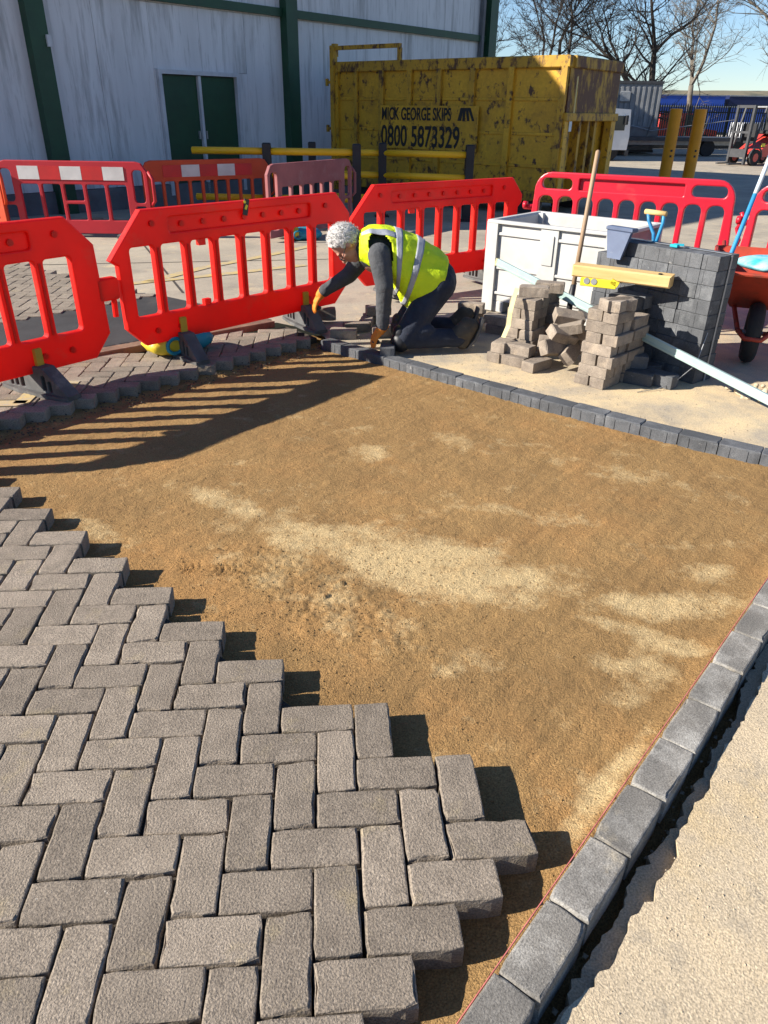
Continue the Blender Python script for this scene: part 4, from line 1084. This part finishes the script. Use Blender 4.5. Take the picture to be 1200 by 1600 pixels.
# trousers
T_ = MB()
T_.ball(L3(1.885, 2.415, .425), (.135, .175, .15), 20)
for A_, w_ in ((LL, 1.), (RL, 1.)):
    T_.capsule(L3(*A_[0]), L3(*A_[1]), .112, .080); T_.capsule(L3(*A_[1]), L3(*A_[2]), .075, .062)
    T_.ball(L3(A_[1][0] + .12, A_[1][1], A_[1][2] + .05), (.10, .06, .06), 12)
T_.capsule(L3(1.87, 2.34, .47), L3(1.87, 2.49, .47), .09, .09)
blob(T_, 'trousers', m_jeans, man, .008, 3)
for A_ in (LL, RL):
    kp = MB().ball(L3(A_[1][0] - .022, A_[1][1] - .005, A_[1][2] - .02), (.072, .078, .075), 16).ball(L3(A_[1][0] - .03, A_[1][1] - .005, A_[1][2] + .045), (.05, .06, .05), 12)
    blob(kp, 'knee_pad', m_black, man, .008, 2)
    a_ = A_[2]; bt = MB()
    bt.capsule(L3(a_[0] - .035, a_[1], a_[2] + .005), L3(a_[0] + .05, a_[1], a_[2] + .05), .06, .062)
    bt.capsule(L3(a_[0] + .03, a_[1], a_[2] - .035), L3(a_[0] + .085, a_[1], a_[2] + .085), .046, .05)
    bt.capsule(L3(a_[0] + .05, a_[1], a_[2] + .10), L3(a_[0] + .0, a_[1], a_[2] + .03), .045, .055)
    bo = blob(bt, 'boot', m_boot, man, .007, 2)
    sole = MB(); pts_ = [(a_[0] + .055, -.068), (a_[0] + .105, .0), (a_[0] + .135, .075), (a_[0] + .15, .14)]
    for i, (x_, dz) in enumerate(pts_):
        hw = (.036, .045, .038, .034)[i]
        for yy, e in ((-hw, 0), (hw, 0), (hw, .018), (-hw, .018)): sole.v.append(L3(x_ + e * .9, a_[1] + yy, max(a_[2] + dz - e * .35, .0)))
    for i in range(3):
        for k in range(4): sole.f.append((i * 4 + k, i * 4 + (k + 1) % 4, i * 4 + 4 + (k + 1) % 4, i * 4 + 4 + k))
    sole.f += [(3, 2, 1, 0), (12, 13, 14, 15)]; sole.build('sole', m_rubber, bo)
# gloves with five fingers each
def glove(wrist, palm, side, normal, curl_, spread, lens):
    """palm slab from wrist to knuckles, four bent fingers of unequal length and a thumb leaving the side"""
    W_, P_ = Vector(wrist) - O, Vector(palm) - O; d_ = (P_ - W_).normalized(); sd_v = Vector(side).normalized(); nv = Vector(normal).normalized()
    g = MB(); g.capsule(W_ - d_ * .02, W_ + d_ * .02, .036, .034)
    for f in (-.024, -.008, .008, .024): g.capsule(W_ + d_ * .01 + sd_v * f * .7, P_ + sd_v * f, .019, .0145, 10)
    for i, f in enumerate((-.030, -.010, .010, .029)):
        p_ = P_ + sd_v * f; dd = d_ + sd_v * f * spread; dd.normalize(); rad = .0108
        for j, ln in enumerate((.034, .024, .018)):
            dd = (dd + nv * curl_[j]).normalized(); e = p_ + dd * ln * lens[i]; g.capsule(p_, e, rad, rad * .92, 10); p_ = e; rad *= .92
    p_ = W_ + d_ * .018 + sd_v * -.028; dd = (d_ * .65 - sd_v * .75 + nv * .35).normalized(); rad = .0135
    for ln in (.034, .03, .022):
        e = p_ + dd * ln; g.capsule(p_, e, rad, rad * .92, 10); p_ = e; rad *= .92; dd = (dd + d_ * .5 + nv * .25).normalized()
    return blob(g, 'glove', m_glove, man, .0042, 2)
glove((1.494, 2.20, .158), (1.452, 2.188, .108), (.25, -.9, -.2), (.15, .1, -.9), (.35, .7, .75), 3, (.95, 1.08, 1.0, .8))
glove((1.088, 2.652, .298), (1.042, 2.652, .232), (.3, -.9, -.1), (.35, .15, -.55), (.3, .5, .6), 3, (.95, 1.08, 1.02, .82))
for px, py_, pz in ((1.452, 2.186, .070), (1.055, 2.655, .19)): MB().ball(L3(px, py_, pz), (.028, .034, .016), 12).build('glove_palm', m_glovep, man, True)

# ------------------------------------------------------------------ background
m_post = mat('bollard_yellow', (.80, .31, .005), (.68, .26, .006), 3, .5, spots=((.2, .12, .03), 6, .66, .8))
for (x_, y_, lab) in ((10.03, 18.07, 'left of the two tall yellow posts beyond the crimson barrier'), (10.70, 18.12, 'right of the two tall yellow posts beyond the crimson barrier')):
    t = thing('guard_post', lab, 'post', (x_, y_, -.31), 0, 'tall yellow posts')
    MB().tube([(0, 0, 0), (0, 0, 1.88)], .15, 20).build('tube', m_post, t, False); MB().tube([(0, 0, 1.88), (0, 0, 1.905), (0, 0, 1.915)], [.155, .15, .08], 20).build('cap', m_post, t)
    MB().box((0, -.15, .95), (.05, .012, .05)).build('marker', m_black, t); MB().box((0, -.15, .82), (.05, .012, .05)).build('marker', m_black, t)
# forklift
m_fork = mat('forklift_red', (.58, .055, .035), (.5, .045, .03), 4, .4, coat=.2)
m_glass = mat('dark_glass', (.03, .035, .04), (.025, .03, .035), 3, .1, spec=.6)
fk = thing('forklift', 'red and black forklift truck parked at the right edge far behind', 'forklift', (18.55, 29.7, -.31), R(25))
body = [(-.62, .32), (1.55, .32), (1.72, .5), (1.72, 1.0), (1.55, 1.22), (.9, 1.2), (.5, 1.05), (-.35, .52), (-.62, .46)]
MB().prism(body, -.52, .52).build('chassis', m_fork, fk)
for x_, rr in ((-.55, .30), (1.25, .26)):
    for yy in (-.56, .42):
        wh = MB().tube([(x_, yy, rr), (x_, yy + .16, rr)], rr, 22).build('wheel', m_tyre, fk); MB().tube([(x_, yy - .01, rr), (x_, yy + .17, rr)], rr * .52, 16).build('rim', m_fork, wh)
    MB().tube([(x_ + (rr + .07) * math.cos(R(a_)), -.54, rr + (rr + .07) * math.sin(R(a_))) for a_ in range(0, 181, 20)], .035, 6).build('mudguard', m_steel, fk)
for yy in (-.38, .38):
    MB().box((-.98, yy, 1.1), (.12, .09, 2.1)).build('mast', m_steel, fk); MB().box((-1.35, yy * .7, .08), (.85, .1, .05)).build('fork', m_steel, fk)
    MB().tube([(-.72, yy * 1.25, .75), (-.42, yy * 1.25, 2.05), (.95, yy * 1.25, 2.08), (1.2, yy * 1.25, 1.2)], .045, 8).build('roof_pillar', m_steel, fk)
for z_, h_ in ((2.1, .1), (1.2, .08)): MB().box((-.98, 0, z_), (.1, .85, h_)).build('cross_member', m_steel, fk)
MB().box((-.98, 0, .45), (.1, .85, .3)).build('carriage', m_steel, fk)
MB().box((.28, 0, 2.1), (1.45, 1.0, .05)).build('roof_guard', m_galv, fk)
MB().box((.55, 0, 1.2), (.5, .5, .14), ch=.03).box((.8, 0, 1.55), (.12, .5, .6), ch=.03).build('seat', m_black, fk)
MB().box((-.5, 0, 1.15), (.12, .6, .7)).build('dashboard', m_black, fk); MB().box((1.0, 0, 1.62), (.03, .9, .85)).build('rear_screen', m_glass, fk)
MB().box((-.2, -.53, .75), (.2, .02, .12)).build('label_patch', m_levely, fk)
# grey container cabin, lorry, trailer
m_grey = mat('grey_container', (.25, .26, .27), (.18, .185, .19), 1.5, .6, spots=((.1, .1, .1), 2, .55, .75))
cb = thing('container_cabin', 'grey corrugated container standing beyond the right end of the skip', 'container', (16.9, 41.5, -.31), R(-8))
MB().box((0, 0, 1.65), (2.6, 6.0, 3.1)).build('body', m_grey, cb)
cr = MB().box((0, 0, 0), (.12, .05, 2.7)).mesh('rib', m_grey)
for k in range(10): obj('rib', cr, cb, (-1.2 + k * .267, -3.02, 1.65))
MB().box((0, -3.0, 3.18), (2.66, .14, .12)).box((0, -3.0, .12), (2.66, .14, .12)).build('end_frame', m_steel, cb); MB().box((-.5, -3.06, 2.55), (.5, .1, .5), ch=.05).build('vent', m_galv, cb)
m_whitev = mat('white_vehicle_paint', (.72, .73, .74), (.64, .65, .66), 3, .35, coat=.3)
lr = thing('lorry', 'white lorry front just visible past the end of the skip', 'lorry', (12.95, 32.2, -.31), R(4)); lr.scale = (.78, .78, .78)
MB().prism([(-1.1, .55), (1.05, .55), (1.1, 1.2), (.98, 2.5), (-1.1, 2.6)], -1.1, 1.1).build('cab', m_whitev, lr)
MB().prism([(1.075, 1.45), (1.11, 1.45), (1.0, 2.4), (.965, 2.4)], -1.0, 1.0).build('windscreen', m_glass, lr); MB().box((.3, -1.11, 1.85), (.9, .02, .7)).build('side_window', m_glass, lr)
MB().box((1.1, 0, .75), (.06, 1.7, .5)).build('grille', m_black, lr); MB().box((1.08, 0, .42), (.2, 2.2, .3), ch=.03).build('bumper', m_steel, lr)
MB().box((1.13, -.75, .5), (.03, .25, .14)).build('headlight', m_galv, lr); MB().box((1.2, 0, .42), (.02, .5, .11)).build('number_plate', m_white_b, lr)
for yy in (-1.05, .8): MB().tube([(.1, yy, .5), (.1, yy + .26, .5)], .5, 20).build('wheel', m_tyre, lr)
MB().box((-3.4, 0, 1.7), (4.4, 2.3, 2.2)).build('load_body', m_whitev, lr); MB().box((.75, -1.25, 2.0), (.1, .2, .45), ch=.02).build('mirror', m_black, lr)
tl = thing('flatbed_trailer', 'dark flatbed trailer with stakes parked in the shade', 'trailer', (17.0, 37.0, -.31), R(3))
MB().box((0, 0, .75), (8.5, 2.3, .16)).build('deck', m_steel, tl); MB().box((0, -.5, .58), (8.3, .15, .2)).build('chassis', m_galv, tl)
for x_ in (-2.9, -2.0, 2.6): MB().tube([(x_, -1.0, .36), (x_, -.75, .36)], .36, 16).build('wheel', m_tyre, tl)
for k in range(6): MB().tube([(-3.5 + k * 1.4, -1.1, .8), (-3.3 + k * 1.4, -1.1, 1.75)], .03, 6).build('stake', m_steel, tl)
MB().tube([(-3.4, -1.1, 1.7), (-.5, -1.1, 1.1), (3.6, -1.1, 1.6)], .02, 6).build('cable', m_galv, tl); MB().box((-1.6, 0, 1.05), (3.0, 1.9, .42)).build('load', m_plinth, tl)
# palisade fence
m_pal = mat('dark_green_fence', (.012, .022, .018), (.01, .017, .014), 4, .6)
FA, FBb = Vector((17.8, 46.2)), Vector((34.0, 48.5)); fd = (FBb - FA); fl = fd.length
fn = thing('palisade_fence', 'dark steel palisade fence along the back of the yard', 'fence', (FA.x, FA.y, -.31), math.atan2(fd.y, fd.x))
pal = MB().prism([(-.035, 0), (.035, 0), (.035, 2.15), (.0, 2.3), (-.035, 2.15)], -.012, .012).mesh('pale', m_pal)
for k in range(int(fl / .155)): obj('pale', pal, fn, (k * .155, 0, .12))
for z_ in (.45, 1.95): MB().box((fl / 2, .03, z_), (fl, .04, .06)).build('fence_rail', m_pal, fn)
for k in range(7): MB().box((k * fl / 6, .06, 1.1), (.1, .08, 2.3)).build('post', m_pal, fn)
tag(MB().prism([(0, 0), (17, 0), (17, .42), (0, .35)], 0, 1.2).build('bank', m_soil, None, False, (17.6, 44.9, -.31), math.atan2(fd.y, fd.x)), 'low dark earth bank below the fence', kind='structure')
# blue trailers, red van, white car behind the fence
m_bluet = mat('blue_trailer_side', (.028, .085, .42), (.022, .07, .36), .8, .45, bump=.004, bscale=3)
m_navy = mat('navy_trailer', (.012, .02, .075), (.01, .016, .06), 1, .5)
def trailer(label, x_, y_, ln, z0, z1, m, rz=0):
    t = thing('curtain_trailer', label, 'trailer', (x_, y_, -.6), R(rz))
    MB().box((ln / 2, 1.2, (z0 + z1) / 2 + .6), (ln, 2.4, z1 - z0), ch=.03).build('curtain_body', m, t); MB().box((ln / 2, 1.2, z0 + .5), (ln, 2.2, .15)).build('chassis', m_steel, t)
    for k in range(6): MB().tube([(1.2 + k * 1.15 if k < 3 else ln - 1.2 - (k - 3) * 1.15, .05, .5), (1.2 + k * 1.15 if k < 3 else ln - 1.2 - (k - 3) * 1.15, .35, .5)], .5, 16).build('wheel', m_tyre, t)
    MB().box((ln / 2, -.02, z1 + .56), (ln, .05, .08)).build('top_rail', m_galv, t)
    return t
trailer('long bright blue curtain trailer behind the fence', 22.5, 58, 22, .35, 2.1, m_bluet, 2)
trailer('second blue trailer standing further back, upper left of the long one', 27.5, 66, 7, .4, 3.0, m_bluet)
trailer('navy trailer standing further back behind the long blue one', 35.0, 66.3, 7.5, .4, 3.0, m_navy)
def vehicle(name, label, x_, y_, m, rz, L_=4.2, h=1.9):
    t = thing(name, label, name.split('_')[-1], (x_, y_, -.31), R(rz))
    MB().prism([(0, .3), (L_, .3), (L_, .9), (L_ - .9, 1.0), (L_ - 1.5, h), (.1, h), (0, .9)], -.85, .85).build('body', m, t)
    MB().prism([(L_ - 1.02, 1.05), (L_ - 1.0, 1.1), (L_ - 1.5, h - .1), (L_ - 2.4, h - .1), (L_ - 2.4, 1.05)], -.86, -.84).build('side_window', m_glass, t)
    for xx in (.8, L_ - .8): MB().tube([(xx, -.87, .33), (xx, -.65, .33)], .33, 16).build('wheel', m_tyre, t)
    return t
vehicle('delivery_van', 'red van parked behind the fence between the yellow posts', 22.6, 51.0, m_fork, 5)
vehicle('parked_car', 'white car behind the fence near the forklift', 28.6, 51.6, m_whitev, 4, 4.2, 1.4)
vehicle('parked_car', 'white car behind the fence left of the big tree trunk', 18.2, 52.2, m_whitev, 4, 4.2, 1.5)
# hill on the horizon
m_hill = mat('far_hill', (.20, .165, .10), (.12, .11, .07), .02, .95, spots=((.07, .075, .05), .05, .5, .62))
hx = np.linspace(-60, 330, 90); hy = np.linspace(210, 330, 16)
me, _, _ = grid('hill', hx, hy, lambda X, Y: -.4 + 10.5 * np.clip((Y - 210) / 90, 0, 1) ** .8 * (.82 + .25 * fbm(X + 99, Y, .03, 3)), m_hill)
tag(obj('hill', me), 'low brown hill along the horizon', kind='structure')
# bare winter trees
def tree(label, x_, y_, h, seed, m, trunk_r, fork=.3, lean=(0, 0), levels=6, spread=.62, z=-.31, first=2):
    rr = random.Random(seed); t = thing('bare_tree', label, 'tree', (x_, y_, z), 0, 'bare trees along the yard'); tr_, cr_ = MB(), MB()
    def branch(p, d, L_, r_, lv):
        mb = tr_ if lv == 0 else cr_; n_ = 5 if lv < 2 else (4 if lv < 4 else 2); pts = [p.copy()]; dd = d.copy(); q_ = p.copy()
        for i in range(n_):
            dd = (dd + Vector((rr.gauss(0, .13), rr.gauss(0, .13), rr.gauss(.03, .09))) * (1 if lv else .4)).normalized(); q_ = q_ + dd * L_ / n_; pts.append(q_.copy())
        r2 = r_ * ((.86 if lv == 0 else .62) if lv < levels else .35)
        mb.tube(pts, [r_ + (r2 - r_) * i / n_ for i in range(n_ + 1)], 8 if lv == 0 else (5 if lv < 3 else 3), lv == 0)
        if lv >= levels: return
        nb_ = first if lv == 0 else rr.choice((2, 2, 3))
        for k in range(nb_):
            ax_ = Vector((rr.gauss(0, 1), rr.gauss(0, 1), rr.gauss(0, .35))).normalized()
            nd = (dd + ax_ * rr.uniform(.45, 1.) * spread + Vector((0, 0, .10))).normalized()
            branch(pts[-1], nd, L_ * rr.uniform(.62, .86) if lv else h * rr.uniform(.22, .28), max(r2 * rr.uniform(.62, .85), .010), lv + 1)
        if lv >= 1:
            for k in range(8 if lv < 3 else 5 if lv < 5 else 3):
                i = rr.randrange(1, n_ + 1); ax_ = Vector((rr.gauss(0, 1), rr.gauss(0, 1), rr.gauss(.2, .4))).normalized()
                branch(pts[i], (dd * .5 + ax_).normalized(), L_ * rr.uniform(.4, .65), max(r_ * .34, .011), min(lv + 2, levels))
    branch(Vector((0, 0, -.1)), Vector((lean[0], lean[1], 1)).normalized(), h * fork, trunk_r, 0)
    tr_.build('trunk', m, t, True); tag(cr_.build('crown', m, t), kind='stuff'); return t, len(tr_.f) + len(cr_.f)
tot = 0
for a_ in (('big dark bare tree forking behind the yellow posts', 18.45, 43.3, 12.5, 3, m_twig, .34, .13, (.02, 0), 6, .62),
           ('slim bare tree showing above the right part of the skip', 14.9, 45.0, 11.5, 5, m_twig, .17, .32, (0, 0), 6, .6),
           ('bare tree with upright stems above the lit skip corner', 12.9, 44.0, 11.0, 8, m_twig, .15, .32, (.03, 0), 6, .55),
           ('bare tree nearest the corner of the warehouse', 11.0, 46.5, 11.0, 12, m_twig, .15, .34, (-.03, 0), 6, .55),
           ('pale bare tree reaching in from the right edge', 27.3, 41.5, 12.5, 21, m_twig2, .24, .26, (-.12, 0), 6, .85),
           ('pale bare tree standing between the big tree and the right edge', 25.5, 52.0, 13.0, 27, m_twig2, .20, .28, (0, 0), 6, .8)):
    _, n_ = tree(*a_); tot += n_
print('tree faces', tot)
# scrap behind the far barriers
r = random.Random(77)
for k, (x_, y_, l_, rz_, lab) in enumerate(((-2.2, 9.3, 1.8, 20, 'long grey plank lying behind the dull red barrier'), (-1.8, 9.6, 1.5, -8, 'shorter plank lying nearer the warehouse wall'), (-2.9, 9.5, 1.2, 45, 'plank end at the far left before the warehouse'))):
    t = thing('plank', lab, 'plank', (x_, y_, gz(y_)), R(rz_)); MB().box((0, 0, .03), (l_, .18, .05), ch=.005).build('board', m_wood, t)
sk = MB()
for k in range(9): sk.ball((r.gauss(0, .16), r.gauss(0, .1), .10 + r.gauss(0, .02)), (.14, .12, .11), 10)
tag(blob(sk, 'rubbish_sack', m_black, None, .02, 3, (-1.6, 9.95, gz(10))), 'black rubbish sack lying before the warehouse wall', 'sack')

# crumbs of mortar and gravel in the trench and along the dug edge
m_crumb = mat('crumbs', (.48, .39, .27), (.36, .29, .2), 30, .95, .002, 200)
cmb = MB(); r = random.Random(91)
def crumb(x_, y_, z_, sz):
    a_ = [Vector((r.gauss(0, 1), r.gauss(0, 1), r.gauss(0, 1))).normalized() * sz * r.uniform(.6, 1.2) for _ in range(5)]
    c_ = Vector((x_, y_, z_)); P_ = [c_ + Vector((1, 0, 0)) * sz * r.uniform(.6, 1.3), c_ + Vector((0, 1, 0)) * sz * r.uniform(.6, 1.3), c_ - Vector((1, .2, 0)) * sz * r.uniform(.6, 1.2), c_ - Vector((0, 1, 0)) * sz * r.uniform(.6, 1.2), c_ + Vector((r.gauss(0, .2) * sz, 0, sz * r.uniform(.5, 1.))), c_ - Vector((0, 0, sz * .6))]
    cmb.add(P_, [(0, 1, 4), (1, 2, 4), (2, 3, 4), (3, 0, 4), (1, 0, 5), (2, 1, 5), (3, 2, 5), (0, 3, 5)])
for k in range(350):
    t_ = r.uniform(-.6, 2.9); o_ = r.uniform(.10, .17); p_ = KO + KD * t_ + KN * o_; crumb(p_.x, p_.y, -.105 + r.uniform(0, .018), r.uniform(.002, .008))
for k in range(420):
    t_ = r.uniform(-.6, 2.9); o_ = .16 + abs(r.gauss(0, .12)); p_ = KO + KD * t_ + KN * o_; crumb(p_.x, p_.y, -.0455, r.uniform(.001, .0035))
tag(cmb.build('crumbs', m_crumb), 'pale crumbs of mortar along the kerb trench', 'grit', kind='stuff'); cmb = MB()
for k in range(650):
    t_ = r.uniform(-1.2, 1.3); o_ = r.gauss(0, .05); crumb(t_ - o_ * .7, t_ + 1.42 + o_ * .7, -.055 + r.uniform(0, .012), r.uniform(.002, .009))
tag(cmb.build('soil_clods', m_soil), 'dark clods of soil below the toothed paving edge', 'soil', kind='stuff'); cmb = MB()
for k in range(500):
    x_ = r.uniform(1.3, 3.4); crumb(x_, float(np.polyval(_c, x_)) + r.uniform(.14, 1.0), -.018, r.uniform(.0015, .005))
tag(cmb.build('crumbs', m_crumb), 'loose grit on the ground behind the curved kerb', 'grit', kind='stuff')
cmb = MB()
for k in range(4200):
    x_, y_ = r.uniform(-.6, 2.9), r.uniform(-1.9, 2.0)
    if k % 3 == 0: x_, y_ = 1.08 + r.gauss(0, .35), -.60 + r.gauss(0, .30)
    crumb(x_, y_, float(sand_z(np.array([x_]), np.array([y_]))[0]) + .001, r.uniform(.001, .0042))
tag(cmb.build('sand_clods', m_sand), 'small loose clods scattered over the bedding sand', 'grit', kind='stuff')

# saw-cut joints in the yard concrete
for (x0, y0), (x1, y1) in (((-3.2, 5.6), (6.5, 6.9)), ((-.2, 4.2), (-1.6, 8.4)), ((2.6, 5.2), (1.3, 9.2)), ((6.4, 3.6), (4.4, 8.6))):
    n_ = 14; mb = MB()
    for k in range(n_):
        a_ = Vector((x0 + (x1 - x0) * k / n_, y0 + (y1 - y0) * k / n_)); b_ = Vector((x0 + (x1 - x0) * (k + 1) / n_, y0 + (y1 - y0) * (k + 1) / n_)); d_ = (b_ - a_).normalized(); w_ = Vector((-d_.y, d_.x)) * .011
        mb.add([(v.x, v.y, gz(v.y) + .003) for v in (a_ + w_, b_ + w_, b_ - w_, a_ - w_)], [(0, 1, 2, 3)])
    mb.build('joint', m_joint, yard)
